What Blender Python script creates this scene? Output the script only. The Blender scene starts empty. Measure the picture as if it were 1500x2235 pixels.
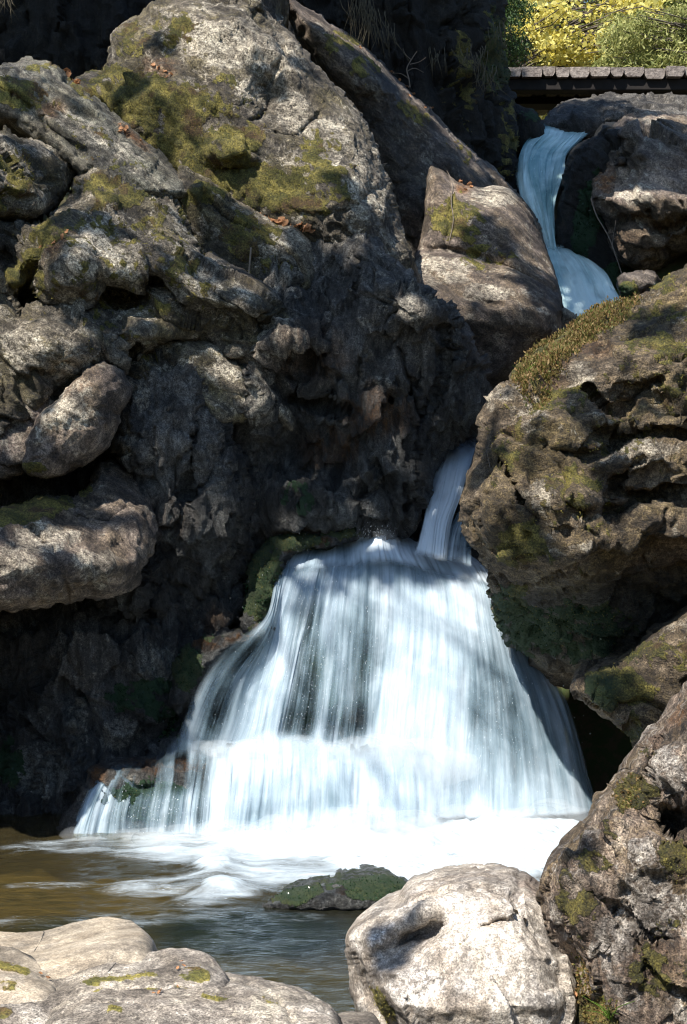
import bpy, math, random
import numpy as np
from mathutils import Vector, Matrix
random.seed(7); rng = np.random.default_rng(7)
scene = bpy.context.scene
C = scene.collection

# ---------------------------------------------------------------- camera
F = 3330.0; CX, CY = 750.0, 1117.5; HOR = 1000.0; CAMZ = 2.2
PITCH = math.atan((CY - HOR) / F)
cam_d = bpy.data.cameras.new("camera"); cam = bpy.data.objects.new("camera", cam_d); C.objects.link(cam)
cam_d.sensor_fit = 'HORIZONTAL'; cam_d.sensor_width = 36.0; cam_d.lens = 36.0 * F / 1500.0
cam_d.clip_start = 0.1; cam_d.clip_end = 2000
cam.location = (0, 0, CAMZ); cam.rotation_euler = (math.radians(90) - PITCH, 0, 0)
scene.camera = cam

# ---------------------------------------------------------------- light
SUN = np.array([-0.36, -0.50, 0.79]); SUN /= np.linalg.norm(SUN)      # towards the sun
elev = math.asin(SUN[2]); azim = math.atan2(SUN[0], SUN[1])           # azimuth clockwise from +Y
w = bpy.data.worlds.new("World"); scene.world = w; w.use_nodes = True
wn = w.node_tree.nodes; wl = w.node_tree.links
sky = wn.new('ShaderNodeTexSky'); sky.sky_type = 'NISHITA'; sky.sun_disc = False
sky.sun_elevation = elev; sky.sun_rotation = azim
bg = wn['Background']; bg.inputs[1].default_value = 0.088
cool = wn.new('ShaderNodeMix'); cool.data_type = 'RGBA'; cool.blend_type = 'MULTIPLY'; cool.inputs[0].default_value = 1.0; cool.inputs[7].default_value = (.80, .98, 1.12, 1)
wl.new(sky.outputs[0], cool.inputs[6]); wl.new(cool.outputs[2], bg.inputs[0])
sl = bpy.data.lights.new("sun", 'SUN'); sl.energy = 5.0; sl.angle = math.radians(0.53); sl.color = (1.0, 0.95, 0.87)
so = bpy.data.objects.new("sun", sl); C.objects.link(so)
so.rotation_euler = Vector(SUN.tolist()).to_track_quat('Z', 'Y').to_euler(); so.location = (-6, -5, 14)
scene.view_settings.view_transform = 'Standard'; scene.view_settings.look = 'None'
scene.view_settings.gamma = 1.0; scene.view_settings.use_curve_mapping = False
scene.view_settings.exposure = 0.85
cy = scene.cycles
cy.use_denoising = True; cy.max_bounces = 8; cy.diffuse_bounces = 2; cy.glossy_bounces = 2
cy.transparent_max_bounces = 24; cy.transmission_bounces = 4; cy.volume_bounces = 2
cy.pixel_filter_type = 'BLACKMAN_HARRIS'; cy.filter_width = 1.15
cy.caustics_reflective = False; cy.caustics_refractive = False; cy.sample_clamp_indirect = 4.0

# ---------------------------------------------------------------- maths
_perm = rng.permutation(256); _perm = np.concatenate([_perm, _perm, _perm]).astype(np.int64)
_g = rng.normal(size=(256, 3)); _g /= np.linalg.norm(_g, axis=1)[:, None]; _g = _g.astype(np.float32)
def perlin(P, seed=0):
    P = np.asarray(P, np.float32) + np.float32(seed * 17.37 + 101.3)
    I = np.floor(P).astype(np.int64); f = P - I; I &= 255
    u = f * f * f * (f * (f * 6 - 15) + 10)
    def c(dx, dy, dz):
        h = _perm[_perm[_perm[I[:, 0] + dx] + I[:, 1] + dy] + I[:, 2] + dz] & 255
        g = _g[h]
        return g[:, 0] * (f[:, 0] - dx) + g[:, 1] * (f[:, 1] - dy) + g[:, 2] * (f[:, 2] - dz)
    L = lambda a, b, t: a + (b - a) * t
    x00 = L(c(0,0,0), c(1,0,0), u[:,0]); x10 = L(c(0,1,0), c(1,1,0), u[:,0])
    x01 = L(c(0,0,1), c(1,0,1), u[:,0]); x11 = L(c(0,1,1), c(1,1,1), u[:,0])
    return L(L(x00, x10, u[:,1]), L(x01, x11, u[:,1]), u[:,2]) * 1.6
def fbm(P, freq, octv, seed=0, gain=0.5, ridged=False):
    P = np.asarray(P, np.float32) * np.asarray(freq, np.float32)
    s = 0; a = 1.0; tot = 0
    for i in range(octv):
        n = perlin(P, seed + i * 3)
        if ridged: n = 1 - 2 * np.abs(n)
        s = s + a * n; tot += a; a *= gain; P = P * 2.03
    return s / tot
def facets(P, freq, seed=0):
    Q = np.asarray(P, np.float32)*np.asarray(freq, np.float32); Q = Q + .25*np.stack([perlin(Q*1.3, seed+1), perlin(Q*1.3, seed+2), perlin(Q*1.3, seed+3)], 1)
    I = np.floor(Q).astype(np.int64); best = np.full(len(Q), 9e9, np.float32); out = np.zeros(len(Q), np.float32)
    for dx in (-1,0,1):
        for dy in (-1,0,1):
            for dz in (-1,0,1):
                cx, cy_, cz = I[:,0]+dx, I[:,1]+dy, I[:,2]+dz
                h = _perm[(_perm[(_perm[(cx+seed*7) & 255]+cy_) & 255]+cz) & 255]
                f = np.stack([cx+.5+.45*_g[h,0], cy_+.5+.45*_g[h,1], cz+.5+.45*_g[h,2]], 1).astype(np.float32)
                dv = Q-f; d2 = (dv*dv).sum(1); m = d2 < best
                g2 = _g[(h*7+13) & 255]; val = (dv*g2).sum(1)+.35*_g[(h*3+5) & 255, 0]
                best = np.where(m, d2, best); out = np.where(m, val, out)
    return out
def smooth(a, b, x):
    t = np.clip((x - a) / (b - a), 0, 1); return t * t * (3 - 2 * t)
_cp, _sp = math.cos(PITCH), math.sin(PITCH)
def W(px, py, Y):                                   # a place in the gorge from its sight line and its distance
    px = np.asarray(px, float); py = np.asarray(py, float); Y = np.asarray(Y, float)
    dx = (px - CX) / F; dz = -(py - CY) / F
    fy = _cp + dz * _sp; fz = -_sp + dz * _cp
    return np.stack([dx / fy * Y, Y + 0 * px, CAMZ + fz / fy * Y], -1)
def toPx(P):
    x, y, z = P[:, 0], P[:, 1], P[:, 2] - CAMZ
    d = y * _cp - z * _sp; v = y * _sp + z * _cp
    return CX + F * x / d, CY - F * v / d
def spline(pts, closed, seg=7.0):
    pts = np.array(pts, float); n = len(pts); out = []
    for i in range(n if closed else n - 1):
        if closed: p0, p1, p2, p3 = pts[i-1], pts[i], pts[(i+1) % n], pts[(i+2) % n]
        else: p0, p1, p2, p3 = pts[max(i-1,0)], pts[i], pts[i+1], pts[min(i+2,n-1)]
        k = max(1, int(np.linalg.norm((p2-p1)[:2]) / seg))
        for t in np.arange(k) / k:
            out.append(0.5*((2*p1)+(-p0+p2)*t+(2*p0-5*p1+4*p2-p3)*t*t+(-p0+3*p1-3*p2+p3)*t**3))
    if not closed: out.append(pts[-1])
    return np.array(out)
def inside(X, Y, poly):
    r = np.zeros(X.shape, bool); n = len(poly)
    for i in range(n):
        x1, y1 = poly[i]; x2, y2 = poly[(i+1) % n]
        if y1 == y2: continue
        c = ((y1 > Y) != (y2 > Y)); 
        r ^= c & (X < (x2-x1)*(Y-y1)/(y2-y1)+x1)
    return r
def segdist(X, Y, poly, closed=True, limit=None):
    best = np.full(X.shape, 1e18); bx = np.zeros(X.shape); by = np.zeros(X.shape)
    n = len(poly)
    for i in range(n if closed else n-1):
        x1, y1 = poly[i][:2]; x2, y2 = poly[(i+1) % n][:2]
        dx, dy = x2-x1, y2-y1; L2 = dx*dx+dy*dy+1e-9
        t = np.clip(((X-x1)*dx+(Y-y1)*dy)/L2, 0, 1)
        qx = x1+t*dx; qy = y1+t*dy; d = (X-qx)**2+(Y-qy)**2
        m = d < best; best = np.where(m, d, best); bx = np.where(m, qx, bx); by = np.where(m, qy, by)
    return np.sqrt(best), bx, by

# ---------------------------------------------------------------- object helpers
def tag(o, label=None, cat=None, group=None, kind=None):
    if label: o['label'] = label
    if cat: o['category'] = cat
    if group: o['group'] = group
    if kind: o['kind'] = kind
    return o
def mesh_np(name, V, faces, mat, loc=(0,0,0), parent=None, smooth_=True, attrs=None, uv=None):
    """faces: list of int arrays (k,3) / (k,4)"""
    me = bpy.data.meshes.new(name)
    V = np.asarray(V, np.float32)
    faces = [np.asarray(f, np.int32) for f in faces if len(f)]
    li = np.concatenate([f.ravel() for f in faces])
    tot = np.concatenate([np.full(len(f), f.shape[1], np.int32) for f in faces])
    st = np.concatenate([[0], np.cumsum(tot)[:-1]]).astype(np.int32)
    me.vertices.add(len(V)); me.loops.add(len(li)); me.polygons.add(len(tot))
    me.vertices.foreach_set('co', V.ravel()); me.loops.foreach_set('vertex_index', li)
    me.polygons.foreach_set('loop_start', st); me.polygons.foreach_set('loop_total', tot)
    me.polygons.foreach_set('use_smooth', np.full(len(tot), smooth_, bool))
    if attrs:
        for k, v in attrs.items():
            a = me.attributes.new(k, 'FLOAT', 'POINT'); a.data.foreach_set('value', np.asarray(v, np.float32))
    if uv is not None:
        l = me.uv_layers.new(name='flow'); l.data.foreach_set('uv', np.asarray(uv, np.float32)[li].ravel())
    me.update(calc_edges=True); me.validate()
    if mat: me.materials.append(mat)
    o = bpy.data.objects.new(name, me); C.objects.link(o)
    o.location = loc
    if parent: o.parent = parent
    return o
def empty(name, loc):
    o = bpy.data.objects.new(name, None); C.objects.link(o); o.location = loc; o.empty_display_size = .1
    return o

# ---------------------------------------------------------------- materials
class NT:
    def __init__(s, name):
        s.m = bpy.data.materials.new(name); s.m.use_nodes = True; s.n = s.m.node_tree.nodes; s.l = s.m.node_tree.links
        s.n.clear(); s.out = s.n.new('ShaderNodeOutputMaterial')
    def new(s, t, **k):
        x = s.n.new(t)
        for a, b in k.items(): setattr(x, a, b)
        return x
    def set(s, sock, v):
        if isinstance(v, bpy.types.NodeSocket): s.l.new(v, sock)
        else: sock.default_value = v
    def math(s, op, a, b=0.0, c=0.0, clamp=False):
        x = s.new('ShaderNodeMath', operation=op, use_clamp=clamp); s.set(x.inputs[0], a); s.set(x.inputs[1], b); s.set(x.inputs[2], c); return x.outputs[0]
    def mix(s, f, a, b, mode='MIX'):
        x = s.new('ShaderNodeMix', data_type='RGBA', blend_type=mode); s.set(x.inputs[0], f)
        s.set(x.inputs[6], a if isinstance(a, bpy.types.NodeSocket) else (*a, 1)); s.set(x.inputs[7], b if isinstance(b, bpy.types.NodeSocket) else (*b, 1)); return x.outputs[2]
    def ss(s, v, a, b):
        x = s.new('ShaderNodeMapRange', interpolation_type='SMOOTHSTEP'); s.set(x.inputs[0], v); x.inputs[1].default_value = a; x.inputs[2].default_value = b; return x.outputs[0]
    def noise(s, vec, scale, detail=4, rough=.55, dist=0.0, dim='3D'):
        x = s.new('ShaderNodeTexNoise', noise_dimensions=dim); s.set(x.inputs['Vector'], vec); x.inputs['Scale'].default_value = scale
        x.inputs['Detail'].default_value = detail; x.inputs['Roughness'].default_value = rough; x.inputs['Distortion'].default_value = dist; return x.outputs[0]
    def voro(s, vec, scale, feature='F1', rnd=1.0):
        x = s.new('ShaderNodeTexVoronoi', feature=feature); s.set(x.inputs['Vector'], vec); x.inputs['Scale'].default_value = scale; x.inputs['Randomness'].default_value = rnd; return x.outputs[0]
    def attr(s, name):
        x = s.new('ShaderNodeAttribute', attribute_name=name); return x.outputs['Fac']
    def vmul(s, v, k, add=None):
        x = s.new('ShaderNodeMapping'); s.set(x.inputs['Vector'], v); x.inputs['Scale'].default_value = k
        if add: x.inputs['Location'].default_value = add
        return x.outputs[0]
    def coord(s):
        t = s.new('ShaderNodeTexCoord'); oi = s.new('ShaderNodeObjectInfo')
        r = s.math('MULTIPLY', oi.outputs['Random'], 60.0); v = s.new('ShaderNodeVectorMath', operation='ADD')
        s.l.new(t.outputs['Object'], v.inputs[0]); s.l.new(r, v.inputs[1]); return v.outputs[0]

MOSS_A = (0.085, 0.080, 0.018); MOSS_B = (0.26, 0.215, 0.055); MOSS_C = (0.10, 0.06, 0.025)
def rock_material(name, c1, c2, c3, stretch=(1, 1, 1), lichen=.35, spots=.3, bump=.5, rough=.85, scale=1.0, lich_col=(.52, .485, .41), fine=1.0, pits=0.0, dark=(.03,.028,.026), film=.5, filmc=(.17,.12,.045), rot=0):
    t = NT(name); co = t.coord(); cr = co
    if rot:
        vr = t.new('ShaderNodeVectorRotate', rotation_type='Y_AXIS'); t.l.new(co, vr.inputs[0]); vr.inputs['Angle'].default_value = math.radians(rot); cr = vr.outputs[0]
    cs = t.vmul(cr, stretch)
    n1 = t.noise(cs, 2.2*scale, 6, .6, .6); n2 = t.noise(cs, 9*scale, 7, .65, .3); n3 = t.noise(co, 38*scale, 6, .7); n4 = t.noise(co, 120*scale, 3, .7)
    col = t.mix(t.ss(n1, .38, .62), c1, c2)
    col = t.mix(t.ss(n2, .45, .68), col, c3)
    # thin brown olive growth over the stone
    ff = t.ss(t.math('ADD', t.noise(co, 1.9*scale, 7, .68, .5), t.math('MULTIPLY', t.math('SUBTRACT', n3, .5), .25)), .44, .60)
    col = t.mix(t.math('MULTIPLY', ff, film), col, filmc)
    # dark mineral and lichen mottling
    dk = t.math('MULTIPLY', t.ss(t.noise(cs, 14*scale, 8, .72, .8), .54, .64), spots)
    col = t.mix(dk, col, dark)
    # pale crustose lichen, and wall patches painted in place of sky light
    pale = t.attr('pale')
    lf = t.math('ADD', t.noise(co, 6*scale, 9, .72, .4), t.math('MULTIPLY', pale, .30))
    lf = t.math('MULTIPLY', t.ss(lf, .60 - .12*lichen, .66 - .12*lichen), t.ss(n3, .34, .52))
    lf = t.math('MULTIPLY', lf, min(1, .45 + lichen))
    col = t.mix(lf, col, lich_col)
    rust = t.attr('rust'); rf = t.math('MULTIPLY', rust, t.ss(n2, .36, .56))
    col = t.mix(rf, col, t.mix(n3, (.28, .12, .03), (.17, .085, .035)))
    # grain
    g = t.ss(n4, .3, .7); gg = t.ss(n3, .32, .7)
    col = t.mix(min(1,.95*fine), col, t.mix(g, (.26, .25, .24), (1.62, 1.6, 1.56)), 'MULTIPLY')
    col = t.mix(min(1,.95*fine), col, t.mix(gg, (.42, .41, .40), (1.28, 1.28, 1.26)), 'MULTIPLY')
    mid = t.noise(cs, 5.5*scale, 8, .7, 1.0); col = t.mix(min(1,.9*fine), col, t.mix(t.ss(mid, .40, .60), (.52,.49,.47), (1.18,1.16,1.14)), 'MULTIPLY')
    big = t.noise(cs, 1.5*scale, 9, .74, 1.2); col = t.mix(min(1,.85*fine), col, t.mix(t.ss(big, .42, .56), (.42,.40,.39), (1.22,1.20,1.17)), 'MULTIPLY')
    wet = t.attr('wet')  # damp stone, and on some rocks darkness in place of shade
    col = t.mix(wet, col, t.mix(1.0, col, (.50, .56, .62), 'MULTIPLY'))
    # moss
    m = t.attr('moss'); mf = t.ss(t.math('ADD', m, t.math('MULTIPLY', t.math('SUBTRACT', t.noise(co, 22, 6, .75), .5), 1.9)), .30, .62)
    mc = t.mix(t.ss(n2, .4, .62), MOSS_A, MOSS_B); mc = t.mix(t.ss(t.noise(co, 5*scale, 4), .52, .66), mc, MOSS_C)
    mc = t.mix(.9, mc, t.mix(t.ss(t.noise(co, 95, 3, .7), .3, .7), (.25, .25, .25), (1.8, 1.8, 1.7)), 'MULTIPLY')
    mc = t.mix(t.attr('green'), mc, t.mix(n4, (.008, .03, .012), (.03, .085, .03)))
    col = t.mix(mf, col, mc)
    p = t.new('ShaderNodeBsdfPrincipled'); t.l.new(col, p.inputs['Base Color'])
    r = t.math('SUBTRACT', rough, t.math('MULTIPLY', t.math('MULTIPLY', wet, t.math('SUBTRACT', 1.0, mf)), .5)); t.l.new(r, p.inputs['Roughness'])
    p.inputs['Specular IOR Level'].default_value = .5
    h = t.math('ADD', t.math('MULTIPLY', n2, .75), t.math('MULTIPLY', n3, .40)); h = t.math('ADD', h, t.math('MULTIPLY', n4, .24)); h = t.math('ADD', h, t.math('MULTIPLY', t.noise(co, 230*scale, 2, .7), .08))
    if pits:
        v = t.voro(co, 26*scale); h = t.math('ADD', h, t.math('MULTIPLY', t.ss(v, .0, .35), pits))
    h = t.math('ADD', h, t.math('MULTIPLY', t.math('MULTIPLY', mf, t.noise(co, 130, 3, .8)), .5))
    b = t.new('ShaderNodeBump'); b.inputs['Strength'].default_value = bump; b.inputs['Distance'].default_value = .075/scale
    t.l.new(h, b.inputs['Height']); t.l.new(b.outputs[0], p.inputs['Normal'])
    t.l.new(p.outputs[0], t.out.inputs[0]); return t.m

M = {}
M['grey']  = rock_material('grey_lichened_stone', (.26,.23,.18), (.14,.125,.105), (.36,.325,.27), rot=-38, stretch=(.55,1,1.35), lichen=.6, spots=.75, bump=.9, pits=.2, film=.6, filmc=(.15,.125,.04))
M['slab']  = rock_material('grey_green_stone', (.23,.23,.185), (.145,.14,.125), (.33,.32,.265), rot=-38, stretch=(.5,1,1.5), lichen=.25, spots=.7, bump=.6, film=.3)
M['purple']= rock_material('purplish_gneiss', (.31,.255,.22), (.17,.14,.125), (.44,.37,.31), rot=-38, stretch=(.5,1,1.5), lichen=.35, spots=.5, bump=.8, film=.45)
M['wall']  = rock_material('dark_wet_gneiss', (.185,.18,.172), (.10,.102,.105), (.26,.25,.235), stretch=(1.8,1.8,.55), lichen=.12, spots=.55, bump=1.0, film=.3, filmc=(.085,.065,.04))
M['black'] = rock_material('shade_black_stone', (.018,.017,.016), (.010,.010,.011), (.028,.026,.022), stretch=(1.5,1.5,.5), lichen=-.3, spots=.6, bump=1.0, film=.2, filmc=(.04,.035,.015))  # near-black colour stands in for deep shade on the far cliffs
M['brown'] = rock_material('brown_mossy_gneiss', (.25,.195,.13), (.17,.13,.085), (.36,.29,.21), stretch=(1,1,2.0), lichen=.2, spots=.65, bump=1.0, film=.7, filmc=(.18,.135,.05))
M['right'] = rock_material('rough_violet_schist', (.46,.36,.29), (.24,.17,.13), (.66,.57,.48), stretch=(1.6,1,.8), lichen=.6, spots=.85, bump=1.2, lich_col=(.6,.56,.52), film=.55, filmc=(.23,.17,.06))
M['white'] = rock_material('pale_granite', (.52,.485,.44), (.42,.37,.32), (.60,.575,.55), lichen=.3, spots=.18, bump=.35, rough=.7, lich_col=(.74,.72,.70), scale=1.3, fine=.85, dark=(.2,.18,.2), film=.12, filmc=(.42,.33,.22))
M['tan']   = rock_material('smooth_tan_stone', (.46,.39,.30), (.40,.35,.28), (.47,.42,.35), lichen=.05, spots=.15, bump=.15, rough=.65, fine=.6, scale=1.2, dark=(.25,.2,.16), film=.1, filmc=(.4,.3,.18))
M['pale']  = rock_material('pale_pinkish_granite', (.43,.395,.35), (.34,.31,.28), (.50,.47,.43), stretch=(.7,.7,1.6), lichen=.35, spots=.35, bump=.45, rough=.75, fine=.95, scale=1.2, dark=(.2,.18,.16), film=.22, filmc=(.3,.25,.17))
def simple(name, c1, c2, rough=.8, scale=20, spec=.3, trans=0.0):
    t = NT(name); oi = t.new('ShaderNodeObjectInfo'); co = t.coord()
    n = t.noise(co, scale, 4, .6); col = t.mix(t.ss(n, .3, .7), c1, c2)
    p = t.new('ShaderNodeBsdfPrincipled'); t.l.new(col, p.inputs['Base Color']); p.inputs['Roughness'].default_value = rough; p.inputs['Specular IOR Level'].default_value = spec
    if trans:
        tr = t.new('ShaderNodeBsdfTranslucent'); t.l.new(col, tr.inputs[0]); mx = t.new('ShaderNodeMixShader'); mx.inputs[0].default_value = trans
        t.l.new(p.outputs[0], mx.inputs[1]); t.l.new(tr.outputs[0], mx.inputs[2]); t.l.new(mx.outputs[0], t.out.inputs[0])
    else: t.l.new(p.outputs[0], t.out.inputs[0])
    return t.m

# ---------------------------------------------------------------- boulder builder
def paint(X, Y, spots):
    a = np.zeros(X.shape)
    for s in spots:
        x, y, rx, ry, v = s[:5]; an = math.radians(s[5]) if len(s) > 5 else 0
        dx, dy = X-x, Y-y; u = (dx*math.cos(an)+dy*math.sin(an))/rx; q = (-dx*math.sin(an)+dy*math.cos(an))/ry
        a = np.maximum(a, v*(1-smooth(.45, 1.15, np.sqrt(u*u+q*q)))) if v > 0 else a*(1+v*(1-smooth(.45, 1.15, np.sqrt(u*u+q*q))))
    return a
ROCKS = {}
_fa = math.radians(38); FOL = np.array([[math.cos(_fa),0,math.sin(_fa)],[0,1,0],[-math.sin(_fa),0,math.cos(_fa)]])
def grow(ol):                                        # carry a rock on past the edge of the view
    outp = lambda p: p[0] <= -60 or p[0] >= 1560 or p[1] <= -60 or p[1] >= 2305
    mv = lambda p: (p[0]-230 if p[0] <= -60 else (p[0]+260 if p[0] >= 1560 else p[0]), p[1]-120 if p[1] <= -60 else (p[1]+180 if p[1] >= 2305 else p[1]))
    n = len(ol); k0 = next((i for i in range(n) if not outp(ol[i])), None); ol = [ol[(k0+i) % n] for i in range(n)]; res = []; i = 0
    while i < n:
        if not outp(ol[i]): res.append(ol[i]); i += 1; continue
        j = i
        while j < n and outp(ol[j]): j += 1
        run = ol[i:j]; res += [run[0]] if len(run) == 1 else [run[0]]+[mv(p) for p in run]+[run[-1]]
        i = j
    return res
def boulder(name, label, outline, Y0, mat, bulge=.3, R=110, tilt=(0, 0), prof=None, profk=0.0, bumps=(), creases=(), moss=(), pale=(), rust=(), wet=(), green=(),
            step=4.0, back=.8, rough_px=5, disp=(), mossup=0.0, cat='boulder', group=None, seed=1, base_wet=0.0, kind=None, mossthr=.42, far=False):
    cx, cyy = spline(outline, True, 6.0).mean(0)
    if not far: outline = grow(outline)
    out = spline(outline, True, 6.0)
    # ragged outline
    q = np.c_[out*.03, np.full(len(out), seed*3.1)]
    nx = fbm(q, 1.0, 4, seed+40, .6); ny = fbm(q, 1.0, 4, seed+60, .6)
    out = out + np.c_[nx, ny]*rough_px
    x0, y0 = out.min(0)-step; x1, y1 = out.max(0)+step
    gx = np.arange(x0, x1+step, step); gy = np.arange(y0, y1+step, step)
    X, Y = np.meshgrid(gx, gy); sh = X.shape
    jx = (fbm(np.c_[X.ravel(), Y.ravel(), 0*X.ravel()], .21, 1, seed+5)*step*.35).reshape(sh)
    X = X + jx; Xf, Yf = X.ravel(), Y.ravel()
    ins = inside(Xf, Yf, out)
    D, bx, by = segdist(Xf, Yf, out)
    ok = (ins | (D < .5*step)).reshape(sh)
    cell = ok[:-1,:-1] & ok[1:,:-1] & ok[:-1,1:] & ok[1:,1:]
    ci, cj = np.nonzero(cell); ncol = sh[1]
    a = ci*ncol+cj; b = a+1; c = a+ncol+1; d = a+ncol
    quads = np.stack([a, d, c, b], 1)             # facing the viewer side
    used = np.unique(quads); remap = -np.ones(Xf.size, int); remap[used] = np.arange(used.size); quads = remap[quads]
    px, py, dd = Xf[used], Yf[used], np.where(ins, D, 0)[used]; bx, by = bx[used], by[used]
    # boundary edges
    e = np.concatenate([quads[:, [0,1]], quads[:, [1,2]], quads[:, [2,3]], quads[:, [3,0]]])
    key = np.sort(e, 1); k = key[:,0].astype(np.int64)*10**7+key[:,1]
    _, idx, cnt = np.unique(k, return_index=True, return_counts=True)
    be = e[idx[cnt == 1]]; bv = np.unique(be)
    px[bv], py[bv] = bx[bv], by[bv]; dd[bv] = 0
    t = np.clip(dd/R, 0, 1); pr = np.sqrt(1-(1-t)**2)
    dY = -bulge*pr + tilt[0]*(px-cx)/100 + tilt[1]*(py-cyy)/100
    if prof:
        pp = np.array(prof, float); qq = py + profk*(px-cx)
        ks = np.linspace(pp[0,0], pp[-1,0], 400); kv = np.interp(ks, pp[:,0], pp[:,1]); 
        ker = np.hanning(25); ker /= ker.sum(); kv = np.convolve(np.pad(kv, 12, mode='edge'), ker, 'valid')
        dY = dY + np.interp(qq, ks, kv)
    for s in bumps:
        x, y, rx, ry, v = s[:5]; an = math.radians(s[5]) if len(s) > 5 else 0
        dx, dy = px-x, py-y; u = (dx*math.cos(an)+dy*math.sin(an))/rx; q2 = (-dx*math.sin(an)+dy*math.cos(an))/ry
        dY = dY - v*np.exp(-(u*u+q2*q2)*1.2)
    wob = fbm(np.c_[px, py, 0*px+seed], .02, 3, seed+9)*14
    for cr in creases:
        wd, dep = cr[0], cr[1]; pl = spline(cr[2], False, 14)
        cd, _, _ = segdist(px+wob, py+wob*.7, pl, False)
        dY = dY + dep*np.exp(-(cd/wd)**2)
    P = W(px, py, Y0+dY)
    n = len(P)
    # closed back
    ring = [P]; faces = [quads]; rb = -np.ones(n, int); rb[bv] = np.arange(len(bv)); e2 = rb[be]
    prev = np.arange(n)[bv]; off = n; PB = P[bv]; cen = PB.mean(0)
    for kx, (f, dp) in enumerate([(.04,.12),(.14,.4),(.32,.7),(.6,.92),(.85,1.0)]):
        Q = PB + (cen-PB)*f; Q[:,1] = PB[:,1] + back*dp + (cen[1]-PB[:,1])*f
        ring.append(Q); cur = np.arange(len(bv))+off
        faces.append(np.stack([prev[e2[:,1]], prev[e2[:,0]], cur[e2[:,0]], cur[e2[:,1]]], 1)); prev = cur; off += len(bv)
    ring.append(np.array([[cen[0], cen[1]+back*1.03, cen[2]]])); ctr = off
    tri = np.stack([prev[e2[:,1]], prev[e2[:,0]], np.full(len(e2), ctr)], 1)
    A = np.concatenate(ring)
    def normals(A):
        N = np.zeros_like(A)
        for f in faces+[tri]:
            fn = np.cross(A[f[:,1]]-A[f[:,0]], A[f[:,2]]-A[f[:,0]])
            for q in range(f.shape[1]): 
                for ax in range(3): N[:,ax] += np.bincount(f[:,q], fn[:,ax], len(A))
        return N/(np.linalg.norm(N, axis=1)[:,None]+1e-12)
    N = normals(A)
    tp_ = np.concatenate([np.clip(dd/45., 0, 1), np.zeros(len(A)-n)]); taper = .3+.7*tp_
    for dsp in disp:
        kindd, amp, freq, octv = dsp[:4]
        s2 = seed*11+int(amp*1000)
        if kindd[-1] == 'd': kindd = kindd[:-1]; B = A@FOL
        else: B = A
        if kindd == 'f': A = A + N*(amp*fbm(B, freq, octv, s2)*(taper if np.max(freq) < 6 else 1))[:,None]
        elif kindd == 'r': A = A + N*(amp*(fbm(B, freq, octv, s2, .5, True)-.3)*(taper if np.max(freq) < 6 else 1))[:,None]
        elif kindd == 'c': A = A + N*(amp*facets(B, freq, seed*5+int(amp*999))*(taper if np.max(freq) < 6 else 1))[:,None]
        elif kindd == 'k':
            cn = np.abs(fbm(B, freq, 3, s2, .45)); A = A - N*(amp*(1-smooth(0, .045, cn))*taper)[:,None]
        elif kindd == 'saw':                           # ledges that stick out and undercut sharply
            per = dsp[4]; wv = fbm(A, (freq, freq, freq*.4), octv, s2)*per*1.6 + dsp[5]*A[:,0]
            ph = (A[:,2]+wv)/per; fr = ph-np.floor(ph)
            s = np.where(fr > .16, 1-(fr-.16)/.84, fr/.16); md = smooth(-.2, .35, fbm(A, 1.3, 2, s2+7))
            A = A + N*(amp*(s-.5)*md*taper)[:,None]
        elif kindd == 'pit':
            v = fbm(A, freq, octv, s2); A = A - N*(amp*smooth(.18, .42, v))[:,None]
    N = normals(A)
    # surface masks, broken up by noise
    nb = fbm(A, 7, 5, seed+3, .62)[:n]
    up = np.clip(N[:n,2], 0, 1)
    mo = paint(px, py, moss)
    if mossup: mo = np.maximum(mo, mossup*smooth(.25, .8, up))
    nb2 = fbm(A, 22, 3, seed+33, .6)[:n]
    mo = np.clip(smooth(mossthr-.05, mossthr+.35, mo+(nb*1.0+nb2*.5)*(mo > .02)), 0, 1)
    at = {'moss': mo, 'pale': paint(px, py, pale), 'rust': np.clip(paint(px, py, rust)*(1+nb), 0, 1),
          'wet': np.clip(np.maximum(paint(px, py, wet), base_wet), 0, 1), 'green': paint(px, py, green)}
    nf = len(A)-n
    for k2 in at: at[k2] = np.concatenate([at[k2], np.full(nf, at[k2].mean())])
    A2 = A.copy(); mo_full = at['moss']
    if mo.max() > .1:                                   # moss cushions stand proud of the stone
        A2 = A2 + N*(Y0/11)*(mo_full*(.004 + .008*np.clip(fbm(A, 28, 3, seed+30, .6)+.3, 0, 1)))[:,None]
    loc = np.array([A[:,0].mean(), Y0, A[:,2].min()])
    o = mesh_np(name, A2-loc, faces+[tri], mat, loc, attrs=at)
    tag(o, label, None if kind else cat, group, kind)
    ROCKS[o.name] = dict(o=o, P=A2[:n], N=N[:n], px=px, py=py, moss=mo, loc=loc)
    return o
# ================================================================ terrain
def terrain_z(x, y):
    z = -0.75 + smooth(9.6, 14.0, y)*5.4
    z = z + np.maximum(0, y-16)*.22
    bank = smooth(3.2, 7.5, np.abs(x+.3)); z = z + bank*(2.4*(1-smooth(10, 20, y)) + 1.2)
    z = z + (1-smooth(2.8, 4.6, y))*.9
    z = z + np.clip(np.abs(x)-7, 0, 60)*.12
    return z
gx = np.concatenate([np.linspace(-300, -14, 24), np.linspace(-12, 12, 97), np.linspace(14, 300, 24)])
gy = np.concatenate([np.linspace(-200, -6, 20), np.linspace(-4, 26, 121), np.linspace(28, 500, 40)])
GX, GY = np.meshgrid(gx, gy); gp = np.c_[GX.ravel(), GY.ravel(), 0*GX.ravel()]
gz = terrain_z(gp[:,0], gp[:,1]) + fbm(gp, .6, 4, 5)*.15 + fbm(gp, .08, 2, 9)*.8*np.clip((np.hypot(gp[:,0], gp[:,1]-8)-8)/20, 0, 1)
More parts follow.
